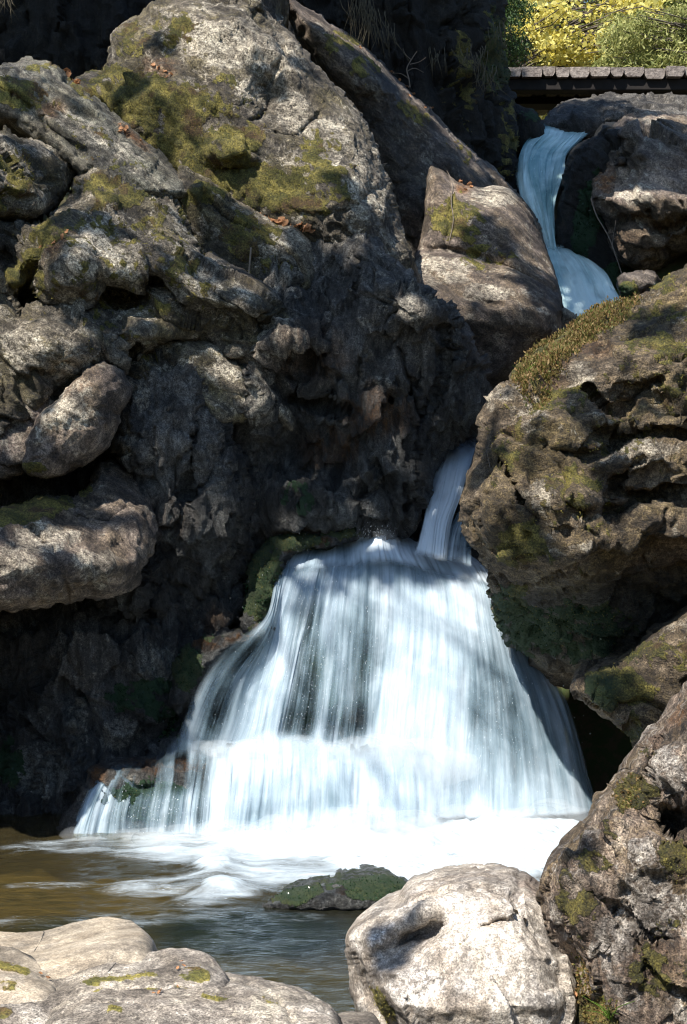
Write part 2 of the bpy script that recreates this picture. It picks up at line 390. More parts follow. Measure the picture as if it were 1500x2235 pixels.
n1, n2 = GX.shape; ii = (np.arange(n1-1)[:,None]*n2+np.arange(n2-1)[None]).ravel()
tm = NT('forest_floor'); tco = tm.new('ShaderNodeTexCoord').outputs['Object']
tc = tm.mix(tm.ss(tm.noise(tco, 1.3, 8, .6), .4, .6), (.07,.055,.03), (.05,.07,.02)); tc = tm.mix(tm.ss(tm.noise(tco, 9, 6, .7), .45, .6), tc, (.10,.075,.04))
tp = tm.new('ShaderNodeBsdfPrincipled'); tm.l.new(tc, tp.inputs[0]); tp.inputs['Roughness'].default_value = .95; tm.l.new(tp.outputs[0], tm.out.inputs[0])
tag(mesh_np('ground', np.c_[gp[:,:2], gz], [np.stack([ii, ii+1, ii+n2+1, ii+n2], 1)], tm.m), kind='structure')

# stream bed under the pool
bm_ = NT('stream_bed'); bc = bm_.new('ShaderNodeTexCoord').outputs['Object']
cc = bm_.mix(bm_.ss(bm_.noise(bc, 1.6, 5, .6), .4, .6), (.10,.085,.035), (.045,.045,.024)); vv = bm_.voro(bc, 7); cc = bm_.mix(bm_.ss(vv, .1, .6), cc, (.16,.125,.055))
bp = bm_.new('ShaderNodeBsdfPrincipled'); bm_.l.new(cc, bp.inputs[0]); bm_.l.new(bp.outputs[0], bm_.out.inputs[0])
bx_ = np.linspace(-5.5, 4.2, 160); by_ = np.linspace(3.8, 10.2, 110); BX, BY = np.meshgrid(bx_, by_); bq = np.c_[BX.ravel(), BY.ravel(), 0*BX.ravel()]
bz = -.30 + fbm(bq, 1.1, 4, 3)*.14 - .15*smooth(-1.5, .5, bq[:,0])*smooth(6.2, 7.5, bq[:,1])
m1, m2 = BX.shape; jj = (np.arange(m1-1)[:,None]*m2+np.arange(m2-1)[None]).ravel()
tag(mesh_np('stream_bed', np.c_[bq[:,:2], bz], [np.stack([jj, jj+1, jj+m2+1, jj+m2], 1)], bm_.m), kind='structure')

# ================================================================ boulders
RG = [('kd', .05, (.8,1.6,2.4), 2), ('f', .10, 1.4, 3), ('rd', .06, (1.1,2.2,3.8), 4), ('cd', .085, (1.3,2,2.8), 0), ('cd', .016, (4,6,8), 0), ('rd', .008, (8,12,18), 3), ('f', .008, 26, 3)]                 # rough gneiss
RGS = [('f', .07, 1.6, 3), ('r', .020, 4.5, 5), ('c', .03, 2.0, 0), ('c', .014, 6.5, 0), ('f', .010, 16, 4)]                # smoother
RS2 = [('f', .06, 1.5, 3), ('r', .016, 4.5, 4), ('f', .010, 14, 4)]                # long smooth planes
WALL = [('k', .06, (2.2,2,.9), 2), ('f', .13, (1.6,1.6,.9), 3), ('r', .07, (4.5,4.5,2.0), 5), ('c', .09, (2.4,2.4,1.5), 0), ('c', .04, (7,7,4), 0), ('r', .02, (14,14,7), 3), ('f', .014, (26,26,14), 3)]
# far shaded cliffs
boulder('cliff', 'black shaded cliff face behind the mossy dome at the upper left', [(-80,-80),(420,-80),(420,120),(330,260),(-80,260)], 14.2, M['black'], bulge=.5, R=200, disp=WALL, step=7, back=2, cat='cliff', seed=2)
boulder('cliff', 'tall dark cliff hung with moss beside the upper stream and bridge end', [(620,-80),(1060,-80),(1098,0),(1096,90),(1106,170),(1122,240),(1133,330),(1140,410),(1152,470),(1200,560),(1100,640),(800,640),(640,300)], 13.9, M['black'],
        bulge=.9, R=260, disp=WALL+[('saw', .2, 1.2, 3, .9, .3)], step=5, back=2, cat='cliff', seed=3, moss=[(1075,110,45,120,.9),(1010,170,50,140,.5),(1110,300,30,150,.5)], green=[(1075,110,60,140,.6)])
boulder('boulder', 'long dark ridge of rock slanting down behind the mossy dome', [(590,-80),(650,2),(700,33),(742,62),(775,88),(815,120),(860,165),(900,203),(930,232),(1000,303),(1060,350),(1110,398),(1150,440),(1185,500),(1200,580),(1100,640),(900,640),(860,520),(780,300),(640,60)], 12.9, M['purple'],
        bulge=.55, R=70, disp=RGS, seed=4, step=4, back=1.2, tilt=(.12, 0), moss=[(800,150,40,30,.7,40),(900,240,60,20,.6,40),(1010,330,50,18,.5,40),(745,95,50,40,.6)], wet=[(940,470,170,190,1),(830,310,90,200,1)], bumps=[(830,180,70,40,.2,35)])
boulder('boulder', 'huge lichened dome with a broad field of olive moss on its face', [(238,108),(243,75),(262,52),(290,36),(318,16),(338,0),(385,-45),(470,-75),(560,-70),(630,-30),(610,20),(640,80),(680,130),(742,192),(785,238),(812,290),(830,340),(850,382),(862,420),(872,480),(886,525),(905,570),(918,632),(870,660),(760,620),(640,560),(520,500),(400,430),(300,350),(200,260),(150,200),(160,165),(225,150)], 11.2, M['grey'],
        bulge=.75, R=210, tilt=(.04, -.16), prof=[(-80,.25),(100,.1),(230,0),(340,0),(480,-.12),(560,-.05),(660,.5)], disp=[('f',.09,1.6,3),('r',.035,4.2,4),('c',.04,2.3,0),('c',.02,7,0),('r',.008,16,3),('f',.012,26,4),('saw', .05, 1.6, 3, .55, .3)], seed=5, back=1.6,
        bumps=[(545,150,90,120,.16),(640,150,60,60,.18),(590,215,40,60,-.22),(510,330,55,28,.2),(520,365,45,16,-.12),(750,360,90,150,.2),(440,60,120,60,.15)],
        creases=[(9,.09,[(560,25),(620,100),(590,180),(575,245),(560,270)]), (7,.06,[(740,470),(800,430),(850,400)]), (6,.06,[(700,250),(640,300),(600,290)])],
        moss=[(330,230,190,80,.9,22),(430,330,170,95,.9,25),(520,300,80,40,1.0),(560,400,150,62,1.05,18),(690,400,100,95,.75),(390,70,70,60,.5),(290,90,60,60,.6),(480,230,130,90,.55),(250,170,60,40,.8),(500,200,60,60,.55),(700,310,60,40,.6)],
        pale=[(715,310,45,70,1),(540,190,40,30,.8),(480,90,130,60,.6),(420,185,22,20,1),(600,130,60,50,.7),(800,400,60,120,.5),(640,245,40,40,.8)], rust=[(350,150,50,30,.6),(520,285,60,15,.7),(350,300,25,15,.7)])
boulder('boulder', 'smooth pink topped boulder wedged below the dark ridge', [(905,560),(925,480),(935,372),(955,366),(985,385),(1010,402),(1050,408),(1095,405),(1130,425),(1165,475),(1195,545),(1222,630),(1226,690),(1215,750),(1120,835),(1060,900),(1050,990),(940,1000),(870,900),(860,700)], 11.5, M['purple'],
        bulge=.35, R=70, prof=[(360,.55),(560,.15),(660,-.35),(700,-.36),(760,-.15),(900,.1),(1000,.3)], profk=-.12, disp=RS2, seed=6, back=1.4,
        bumps=[(1040,480,60,60,.1),(1120,520,40,120,.06)], creases=[(6,.05,[(975,375),(985,470),(975,540)]), (9,.07,[(920,545),(1000,550),(1120,590),(1210,640)]), (8,.06,[(940,600),(1010,650),(1100,668)])],
        moss=[(1000,480,75,70,.72),(1060,560,80,40,.6)], pale=[(1080,425,60,30,.7),(970,590,80,45,.6),(1060,640,60,25,.7)], rust=[(1010,410,20,14,.8)], wet=[(1050,850,180,130,.8),(1210,650,20,80,.7)])
# the rocks left of the middle
boulder('boulder', 'sloping grey green slab pocked with small pits at the left', [(-80,120),(-10,140),(50,128),(90,130),(128,148),(158,185),(235,238),(300,290),(345,330),(400,388),(415,430),(300,440),(200,400),(100,320),(0,260),(-80,240)], 10.3, M['slab'],
        bulge=.3, R=60, prof=[(120,.55),(220,.2),(330,-.1),(420,-.35)], profk=-.45, disp=RGS+[('pit', .02, (16,9,16), 2)], seed=7, back=1.3, moss=[(200,300,200,60,.3,35),(40,200,80,40,.8,30),(180,200,60,20,.6,35),(100,150,60,15,.6)], pale=[(200,290,120,30,.5,30)],
        rust=[(110,240,40,20,.7),(290,300,60,12,.8,40)], creases=[(8,.08,[(-60,170),(40,215),(110,280),(180,330)])])
boulder('stone', 'squat mossy block at the left edge with its right side in shade', [(-80,270),(10,282),(60,298),(110,310),(165,345),(172,370),(150,420),(100,470),(60,482),(0,478),(-80,470)], 9.8, M['grey'], bulge=.3, R=45, tilt=(.34,-.10), disp=RG, seed=8,
        moss=[(40,370,60,60,.7),(20,440,50,40,.7)], pale=[(80,320,50,20,.8)], back=.9)
boulder('boulder', 'rugged lichened boulder with a pale curving rib at the left middle', [(-80,480),(0,474),(70,478),(110,465),(150,430),(195,365),(290,358),(360,362),(415,395),(425,450),(440,520),(480,570),(540,600),(600,640),(640,720),(600,790),(500,790),(455,750),(380,742),(320,775),(275,830),(220,815),(150,860),(100,930),(40,1010),(-80,1010)], 9.75, M['grey'],
        bulge=.42, R=90, tilt=(.06,-.06), prof=[(350,.5),(470,.15),(580,-.12),(620,-.1),(680,.16),(740,-.02),(820,-.05),(1000,.1)], profk=-.15, disp=RG, seed=9, back=1.3,
        bumps=[(185,520,45,110,.16,35),(290,640,95,38,-.42),(60,650,32,62,-.5,20),(10,560,28,60,-.4),(110,740,90,60,.12),(340,730,90,24,.16),(560,700,60,60,.1),(430,480,40,90,-.12)],
        creases=[(12,.28,[(300,755),(275,810),(262,850)]), (10,.2,[(410,400),(430,500),(440,560)]), (14,.3,[(200,600),(260,625),(340,620)]), (7,.08,[(0,830),(60,820),(130,780)]), (6,.07,[(200,760),(300,735),(420,742)])],
        moss=[(250,560,330,230,.40),(70,560,40,110,.85,35),(260,420,90,50,.7),(420,450,35,70,.6),(540,570,40,30,.6),(130,650,60,40,.5)], pale=[(190,530,40,90,.8,35),(260,590,60,60,.55),(400,440,30,60,.6),(120,790,90,50,.5),(420,600,80,60,.5)],
        rust=[(130,540,60,16,.8,-45),(560,600,40,30,.5)])
boulder('stone', 'lavender grey rock at the left edge under the rugged boulder', [(-80,850),(0,838),(60,835),(110,860),(120,910),(90,970),(60,1030),(10,1045),(-80,1050)], 9.35, M['purple'], bulge=.2, R=50, tilt=(0,-.06), disp=RG, seed=10, pale=[(20,900,60,40,.5)], back=.8)
boulder('boulder', 'egg shaped sunlit boulder lying above the black crevice', [(52,1020),(60,965),(80,915),(128,862),(165,818),(208,798),(252,800),(280,828),(283,862),(262,895),(252,935),(228,978),(190,1012),(135,1038),(80,1042)], 9.2, M['purple'], bulge=.26, R=55, tilt=(.16,.04), disp=RGS, rough_px=10, seed=11, back=.8,
        pale=[(140,900,60,50,.9),(160,850,50,30,.5)], rust=[(180,835,50,16,.6,-30)], moss=[(60,1020,60,14,.9)], creases=[(5,.04,[(250,905),(275,925),(285,960)])])
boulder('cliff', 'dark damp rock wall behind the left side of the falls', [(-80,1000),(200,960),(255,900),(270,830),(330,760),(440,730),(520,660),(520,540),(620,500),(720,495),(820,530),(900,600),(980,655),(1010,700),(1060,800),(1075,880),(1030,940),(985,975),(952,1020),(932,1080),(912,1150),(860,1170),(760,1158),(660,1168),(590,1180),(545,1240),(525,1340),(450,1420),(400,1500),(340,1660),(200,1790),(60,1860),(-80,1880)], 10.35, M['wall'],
        bulge=.3, R=120, tilt=(-.03,0), prof=[(480,.5),(600,.0),(760,-.3),(900,-.15),(1100,.05),(1300,-.2),(1500,-.5),(1860,-.9)], profk=.22, disp=WALL+[('saw', .12, 1.4, 3, .7, -.5)], seed=12, back=1.6,
        bumps=[(590,760,60,30,.22,-35),(650,740,50,24,.2),(560,860,45,80,.2,-20),(900,680,60,50,.3),(860,640,30,30,.15),(700,600,60,100,-.35),(770,620,40,80,-.2),(540,770,40,20,-.3),(480,700,50,40,-.3),(760,880,90,60,.15),(820,980,90,90,.12),(700,1090,90,40,.1),(480,1250,140,80,-.18),(120,1640,120,150,.15),(130,1390,220,110,.35)],
        creases=[(12,.18,[(450,760),(470,900),(520,1000),(620,1040)]), (12,.15,[(640,860),(760,900),(900,850)]), (8,.1,[(980,720),(960,850),(900,950),(890,1100)])],
        wet=[(800,1050,330,280,.95),(480,1450,330,380,.9),(60,1650,240,260,.95),(1000,880,120,160,.9),(760,820,160,130,.5)], rust=[(820,900,90,60,.85),(720,980,80,50,.7),(650,1170,90,40,.8),(480,1360,60,40,.5),(380,1150,60,60,.4),(680,770,120,80,.4)],
        pale=[(90,1680,60,70,1.3),(270,1600,50,40,1.3),(170,1580,24,60,1.1),(330,1450,70,50,.8),(620,740,90,40,.9),(560,860,45,70,.9),(570,700,100,100,.5),(890,670,60,50,.8),(600,600,90,60,.6)], moss=[(660,1090,40,25,.7),(560,1650,60,60,.6),(20,1660,40,80,.8),(330,1520,150,60,.7),(600,560,60,40,.6)], green=[(660,1090,60,40,1),(400,1560,400,140,1),(20,1660,60,90,1)], mossthr=.45)  # pale patches low at left stand in for sky light on wet rock
boulder('boulder', 'broad dark buttress hanging to a blunt tooth above the pool', [(262,860),(285,800),(318,755),(350,742),(400,752),(436,733),(458,752),(462,830),(500,930),(545,1040),(560,1160),(545,1240),(500,1340),(430,1400),(400,1450),(380,1480),(350,1490),(320,1450),(255,1420),(222,1390),(215,1260),(255,1150),(285,1060),(262,985),(255,920)], 10.0, M['wall'],
        bulge=.38, R=90, tilt=(.1,0), prof=[(740,.18),(820,-.12),(960,-.2),(1150,-.12),(1300,.05),(1500,.15)], disp=WALL, seed=13, back=1.0, rough_px=16,
        bumps=[(380,790,60,25,.08),(300,1250,40,120,.08),(360,1420,50,60,.12)], creases=[(10,.1,[(460,830),(430,960),(400,1100)]), (8,.07,[(300,1120),(330,1300),(300,1400)])],
        wet=[(380,1250,260,300,.9)], pale=[(280,970,26,34,1.3),(360,770,90,35,.8),(300,850,30,40,.7)], moss=[(340,765,30,18,.6)], rust=[(350,1130,90,60,.3)])
boulder('boulder', 'pinkish sunlit ledge with bright moss at the far left', [(-80,1125),(10,1108),(60,1095),(110,1083),(150,1085),(195,1065),(215,1025),(245,1008),(285,1025),(325,1060),(345,1130),(330,1210),(285,1285),(235,1305),(170,1310),(90,1325),(-80,1335)], 9.2, M['purple'],
        bulge=.36, R=60, tilt=(.20,0), prof=[(1000,.45),(1120,.05),(1230,-.3),(1290,-.25),(1340,0)], disp=RGS+[('r', .03, 6, 3)], seed=14, back=.9,
        bumps=[(60,1230,60,40,.06),(180,1120,50,30,-.08),(160,1240,50,40,.06)], creases=[(7,.08,[(70,1150),(110,1210),(140,1270),(150,1310)]), (6,.06,[(150,1120),(230,1140),(270,1110)])],
        moss=[(60,1112,130,34,1.4,-8),(185,1075,25,20,.9)], pale=[(90,1180,70,50,.9),(30,1230,50,40,.6),(200,1230,60,40,.5)])
boulder('boulder', 'lumpy shaded rock tucked between rugged boulder and dark buttress', [(255,800),(290,770),(330,740),(400,735),(470,745),(520,780),(560,800),(560,900),(480,930),(380,880),(290,880)], 9.85, M['grey'], bulge=.22, R=45, tilt=(0,-.08), disp=RG, seed=47, back=.6, pale=[(340,760,60,20,.8)], moss=[(310,775,30,20,.7)])
boulder('boulder', 'pale jagged spur catching sun on the dark wall above the falls', [(490,800),(530,785),(575,770),(610,735),(640,725),(672,745),(720,790),(735,820),(690,850),(650,830),(610,850),(640,900),(635,940),(595,905),(560,880),(520,850)], 9.95, M['grey'], bulge=.16, R=36, disp=RGS, rough_px=8, seed=48, back=.5, tilt=(0,-.1), pale=[(600,790,90,30,.6)])
boulder('boulder', 'small bulging rock with pale flank left of the chute head', [(830,650),(870,632),(905,628),(940,655),(970,690),(985,740),(960,790),(900,780),(850,730),(825,690)], 10.35, M['grey'], bulge=.22, R=45, disp=RG, rough_px=9, seed=49, back=.6, tilt=(0,-.12), pale=[(900,690,60,50,.5)])
# waterfall core
boulder('boulder', 'black wet rock behind the narrow chute of water', [(880,900),(1120,880),(1130,1260),(880,1250)], 11.1, M['wall'], bulge=.1, R=60, disp=WALL, seed=44, back=.8, base_wet=.9)
boulder('boulder', 'dark bumpy rock wedged in the gap between dome and rugged boulder', [(385,370),(440,385),(520,440),(600,480),(660,505),(700,600),(600,680),(460,660),(400,520)], 10.25, M['grey'], bulge=.2, R=60, tilt=(.05,-.1), disp=RG, seed=45, back=.8,
        moss=[(450,430,70,40,.7),(530,520,60,70,.7),(590,520,40,40,.8)], pale=[(610,520,50,30,.8),(580,560,30,30,.6)])
boulder('rock_ledge', 'wet mossy rock step that the main fall pours over', [(560,1185),(600,1170),(660,1168),(760,1158),(830,1165),(900,1185),(980,1190),(1080,1225),(1110,1330),(1170,1500),(1205,1700),(1210,1850),(760,1850),(440,1840),(330,1700),(330,1600),(400,1500),(470,1420),(530,1350),(545,1250)], 10.3, M['wall'],
        bulge=.1, R=60, prof=[(1150,.45),(1215,.05),(1260,-.12),(1400,-.3),(1600,-.48),(1650,-.82),(1680,-.93),(1850,-1.15)], bumps=[(1230,1680,150,260,-.4),(1050,1700,120,150,-.12)], disp=RG, seed=15, back=1.0, base_wet=.9, cat='rock ledge',
        moss=[(590,1260,45,100,1.2,15),(640,1180,70,18,1),(740,1165,50,14,1),(450,1440,60,50,.9),(700,1450,150,150,.8),(430,1600,80,60,.6)], green=[(700,1450,500,400,1)], rust=[(640,1190,50,12,1),(770,1160,50,12,1),(430,1400,60,30,1),(500,1450,40,30,1),(590,1370,30,30,.8)], mossthr=.35)
boulder('rock_ledge', 'low brown topped ledge with green front at the foot of the falls', [(190,1710),(205,1680),(240,1665),(300,1662),(360,1652),(420,1645),(480,1655),(560,1680),(620,1850),(160,1850)], 9.17, M['wall'], bulge=.12, R=26, prof=[(1640,.35),(1690,0),(1850,-.15)], disp=RG, seed=16, back=.8,
        base_wet=.6, moss=[(330,1750,150,60,.9)], green=[(330,1750,300,90,1)], rust=[(370,1670,120,22,.9),(215,1700,25,25,1)], mossthr=.4, cat='rock ledge')
boulder('boulder', 'glistening rock clad in bright green moss left of the head of the falls', [(526,1366),(540,1305),(546,1240),(580,1188),(625,1166),(700,1157),(765,1146),(800,1158),(740,1188),(660,1200),(628,1222),(612,1262),(590,1330),(560,1372)], 10.0, M['wall'], bulge=.16, R=26, prof=[(1150,.12),(1200,.0),(1370,-.15)], disp=[('f', .03, 4, 3), ('r', .03, 9, 4), ('c', .02, 9, 0)], rough_px=9, seed=51, back=.5, base_wet=1,
        moss=[(570,1270,55,110,1.1),(640,1180,70,26,1.0),(750,1160,60,16,.8)], green=[(650,1250,300,200,.75)], rust=[(690,1178,40,14,1),(630,1200,20,10,1),(780,1160,20,10,1)], mossthr=.3, step=3.5)
boulder('boulder', 'rusty mossy rock knob where the left edge of the falls steps down', [(380,1490),(392,1440),(405,1415),(440,1393),(490,1378),(540,1372),(585,1352),(600,1362),(590,1392),(530,1412),(485,1436),(450,1470),(425,1520),(395,1560),(372,1540)], 9.62, M['wall'], bulge=.14, R=24, prof=[(1350,.15),(1450,-.05),(1560,-.12)], disp=[('f', .03, 4, 3), ('r', .03, 9, 4), ('c', .02, 9, 0)], rough_px=8, seed=52, back=.5, base_wet=1,
        moss=[(410,1460,40,60,1.0),(460,1390,50,16,.5),(560,1372,30,14,.5)], green=[(450,1450,200,200,.8)], rust=[(440,1405,55,18,1),(530,1395,50,14,.9),(575,1370,24,16,.9)], mossthr=.35, step=3.5)
# right side
boulder('boulder', 'great brown mossy boulder overhanging the right side of the falls', [(1580,520),(1510,562),(1460,600),(1410,632),(1365,652),(1300,690),(1240,728),(1180,765),(1120,812),(1075,858),(1046,910),(1038,960),(1030,1005),(1012,1045),(1002,1085),(1004,1130),(1018,1180),(1050,1222),(1066,1250),(1062,1285),(1082,1330),(1088,1365),(1115,1405),(1150,1442),(1200,1482),(1255,1505),(1330,1500),(1420,1450),(1580,1330)], 8.85, M['brown'],
        bulge=.65, R=150, tilt=(.02,0), prof=[(520,.75),(700,.4),(900,.1),(1080,-.08),(1180,-.1),(1190,-.12),(1240,.2),(1300,.5),(1400,.78),(1500,.85)], profk=.10, disp=[('k', .04, (1.0,1.4,2.0), 2), ('f', .11, 1.3, 3), ('r', .035, (2.4,3,4), 4), ('cd', .045, (1.8,2,2.6), 0), ('c', .018, (6,6,8), 0), ('f', .010, 24, 4), ('saw', .10, 1.2, 3, .50, .30), ('pit', .05, 5.5, 3)], seed=17, back=1.8,
        bumps=[(1400,1000,110,40,.16,0),(1360,870,60,25,-.12),(1210,960,60,60,.1),(1240,1090,70,40,.12),(1440,790,80,50,.1),(1100,1080,60,80,.08),(1330,960,60,26,-.2,25)],
        creases=[(11,.2,[(1200,975),(1290,1000),(1360,965),(1420,950),(1500,955)]), (9,.16,[(1290,850),(1320,890),(1370,880),(1430,830)]), (10,.16,[(1260,1115),(1340,1120),(1400,1090),(1500,1080)]), (8,.12,[(1100,1010),(1140,1100),(1200,1160)]), (8,.12,[(1400,1000),(1340,1060),(1420,1090)])],
        moss=[(1190,780,120,55,.8,-38),(1320,690,100,40,.7,-30),(1120,980,60,80,.6),(1140,1180,60,60,1.0),(1250,1060,90,60,.6),(1440,760,70,60,.55),(1480,870,60,40,.6),(1230,1370,200,90,.75),(1120,1330,60,90,.8),(1450,620,60,30,.6),(1350,920,80,40,.5),(1200,870,60,60,.6),(1250,1000,260,260,.32),(1450,750,150,150,.4)],
        green=[(1230,1370,260,120,.9),(1090,1300,50,80,.9)], pale=[(1270,815,40,30,.7),(1400,990,100,40,.6),(1080,870,40,30,.7),(1180,1080,50,40,.5),(1130,880,60,40,.5)], rust=[(1200,800,90,40,.5,-35),(1300,760,50,30,.5)], wet=[(1300,1360,330,130,1)], mossthr=.4)  # mossy underside; green and wet masks also stand in for undercut shade
boulder('boulder', 'mossy wedge of rock hanging under the brown boulder', [(1250,1512),(1265,1475),(1330,1462),(1390,1425),(1430,1385),(1480,1350),(1580,1300),(1580,1580),(1500,1560),(1450,1600),(1415,1638),(1392,1632),(1375,1595),(1310,1552)], 8.3, M['brown'], bulge=.35, R=60, tilt=(.05,-.05), disp=RG+[('saw', .05, 2, 3, .3, .3)], seed=18, back=1.0,
        moss=[(1350,1500,100,40,1.0,15),(1400,1430,70,40,.9),(1470,1420,60,60,.6),(1380,1590,40,50,.8)], green=[(1300,1510,60,40,.8),(1400,1610,60,40,.6),(1390,1440,50,30,.4)])
boulder('boulder', 'rough violet brown boulder in the lower right foreground with yellow moss', [(1580,1450),(1505,1528),(1470,1565),(1430,1605),(1398,1648),(1370,1695),(1342,1735),(1310,1768),(1272,1820),(1240,1862),(1205,1898),(1183,1930),(1180,1975),(1188,2030),(1205,2075),(1238,2112),(1240,2170),(1232,2330),(1580,2330)], 5.7, M['right'],
        bulge=.45, R=150, tilt=(-.04,-.03), disp=[('f', .06, 2, 3), ('r', .04, 5, 4), ('c', .05, 4, 0), ('c', .02, 11, 0), ('f', .012, 24, 4), ('saw', .05, 2, 3, .33, .6), ('pit', .03, 8, 3)], seed=19, back=1.2, step=4,
        bumps=[(1450,1870,70,60,.06),(1470,1800,60,30,-.28,10),(1300,1980,70,90,.05),(1460,1680,50,60,.05)], creases=[(16,.26,[(1440,1795),(1475,1835),(1520,1860),(1560,1870)]), (9,.1,[(1440,1610),(1420,1680),(1400,1720)]), (8,.06,[(1270,1930),(1360,2000),(1440,2050),(1520,2040)]), (8,.08,[(1390,1700),(1420,1760),(1440,1800)])],
        moss=[(1385,1735,40,60,1.1,25),(1480,1870,60,40,.9,20),(1440,2120,110,60,.7),(1265,1960,40,60,.7),(1300,2220,60,60,1.0),(1430,1650,40,30,.6),(1240,2200,50,60,.9),(1330,1900,60,30,.5),(1400,1950,200,250,.3)], pale=[(1410,1870,26,34,2.0),(1465,1700,40,60,.8),(1420,1960,60,90,.7),(1220,1990,20,30,.8),(1350,2050,60,60,.6)], rust=[(1470,1560,60,30,.8),(1450,2100,110,60,.5)])
boulder('boulder', 'pale granite boulder with a dark hollow in the foreground', [(757,2062),(762,2030),(790,2000),(830,1978),(865,1965),(885,1935),(920,1918),(970,1905),(1040,1896),(1090,1894),(1135,1902),(1170,1925),(1200,1960),(1230,2030),(1260,2110),(1280,2330),(870,2330),(820,2270),(790,2225),(768,2160)], 5.95, M['white'],
        bulge=.45, R=120, prof=[(1890,.3),(1990,.05),(2080,-.1),(2200,-.2),(2330,-.1)], disp=[('f', .04, 2.2, 3), ('c', .03, 2.6, 0), ('r', .012, 7, 4), ('f', .006, 30, 4)], seed=20, back=.9, step=3.5, rough_px=3,
        bumps=[(912,2048,92,44,-.22,-24),(840,2088,60,24,-.08,-30),(850,2115,60,22,.04),(900,2005,70,16,.06,-24),(1000,1960,80,40,.04),(790,2160,26,90,-.07,-30)], creases=[(34,.16,[(750,2110),(800,2180),(850,2240),(900,2320)]),(3.5,.05,[(1015,2060),(1050,2030),(1090,2010),(1122,1998)]), (10,.07,[(800,2130),(830,2200),(880,2260)]), (6,.05,[(1130,1900),(1135,1960),(1128,2000)])],
        pale=[(900,2150,90,50,.6)], rust=[(1160,1935,40,30,.35)], moss=[(835,2190,30,60,.62,-30),(1010,2062,30,5,.7,-35)], wet=[(780,2230,40,50,.7)])
boulder('stone', 'smooth tan stone humped at its right end', [(-80,2090),(0,2086),(60,2082),(120,2070),(180,2052),(240,2033),(285,2026),(315,2032),(336,2055),(346,2082),(358,2108),(330,2150),(200,2220),(-80,2230)], 5.6, M['tan'], bulge=.25, R=50, prof=[(2020,.25),(2090,0),(2160,-.2)], disp=[('f', .014, 2.2, 3), ('f', .004, 18, 3)], seed=21, back=.5, rough_px=2, bumps=[(225,2065,90,22,.03),(345,2105,14,40,-.08)], step=3.5)
boulder('stone', 'beige sloping stone in the bottom left corner behind the grey slabs', [(-80,2075),(0,2100),(40,2112),(85,2130),(125,2165),(100,2220),(-80,2240)], 5.15, M['tan'], bulge=.16, R=40, prof=[(2080,.2),(2220,-.2)], disp=[('f', .014, 2.2, 3), ('f', .005, 18, 3)], seed=22, back=.4, rough_px=2, moss=[(30,2112,55,14,.85,12),(15,2150,30,20,.6)], step=3.5)
boulder('slab', 'grey granite slab with a mossy back edge beside the tan stone', [(40,2190),(110,2165),(175,2140),(260,2125),(340,2112),(395,2098),(440,2098),(475,2112),(498,2140),(495,2180),(420,2240),(100,2260)], 5.1, M['pale'], bulge=.16, R=40, prof=[(2090,.2),(2150,0),(2240,-.2)], disp=[('f', .014, 2.4, 3), ('r', .01, 8, 3), ('f', .004, 26, 3)], seed=23, back=.4, rough_px=3,
        moss=[(270,2138,110,10,.75,-5),(420,2130,50,20,.8),(200,2145,30,12,.8)], step=3.5)
boulder('slab', 'broad pale granite slab dotted with dark moss in the front left', [(80,2330),(95,2225),(130,2190),(180,2155),(250,2140),(330,2143),(420,2140),(520,2146),(600,2158),(670,2178),(720,2200),(745,2230),(752,2330)], 4.85, M['pale'], bulge=.2, R=60, prof=[(2130,.35),(2200,.05),(2330,-.35)], disp=[('f', .018, 2.2, 3), ('r', .012, 8, 3), ('f', .004, 26, 3)], seed=24, back=.5, rough_px=3,
        moss=[(250,2210,26,20,.8),(330,2165,26,7,.7),(470,2180,40,6,.75),(215,2162,20,9,.7),(400,2155,40,10,.7),(590,2185,40,8,.6,30),(480,2330,60,30,.8)], creases=[(6,.04,[(545,2150),(600,2180),(640,2230)]), (5,.03,[(100,2230),(200,2190),(320,2200)])], pale=[(580,2190,40,30,1)], step=3.5)
boulder('slab', 'small pale slab at the very bottom left corner', [(-80,2185),(20,2185),(70,2180),(105,2192),(135,2230),(140,2330),(-80,2330)], 4.8, M['pale'], bulge=.14, R=35, prof=[(2180,.2),(2330,-.2)], disp=[('f', .03, 2.4, 3), ('f', .005, 26, 3)], seed=25, back=.4, rough_px=3, moss=[(5,2215,30,14,.9)], step=3.5)
boulder('stone', 'flat pale stone between the broad slab and granite boulder', [(700,2330),(712,2250),(740,2226),(790,2222),(830,2236),(870,2330)], 5.2, M['pale'], bulge=.1, R=26, disp=[('f', .03, 3, 3), ('f', .004, 26, 3)], seed=26, back=.4, rough_px=3)
boulder('stone', 'small dark mossy rock breaking the surface of the pool', [(560,1985),(590,1966),(622,1952),(665,1940),(700,1936),(745,1928),(790,1919),(830,1916),(865,1921),(895,1936),(930,1954),(945,1975),(870,1990),(700,1995)], 7.6, M['wall'], bulge=.2, R=34, prof=[(1890,.2),(1985,-.1)], disp=[('f', .015, 4, 3), ('r', .022, 12, 4)], seed=27, back=.5, base_wet=1, moss=[(640,1950,80,30,1.2),(820,1935,90,40,1.2),(740,1930,60,20,.6)], green=[(750,1940,300,80,.85)], rust=[(745,1935,30,20,.9)], rough_px=5)
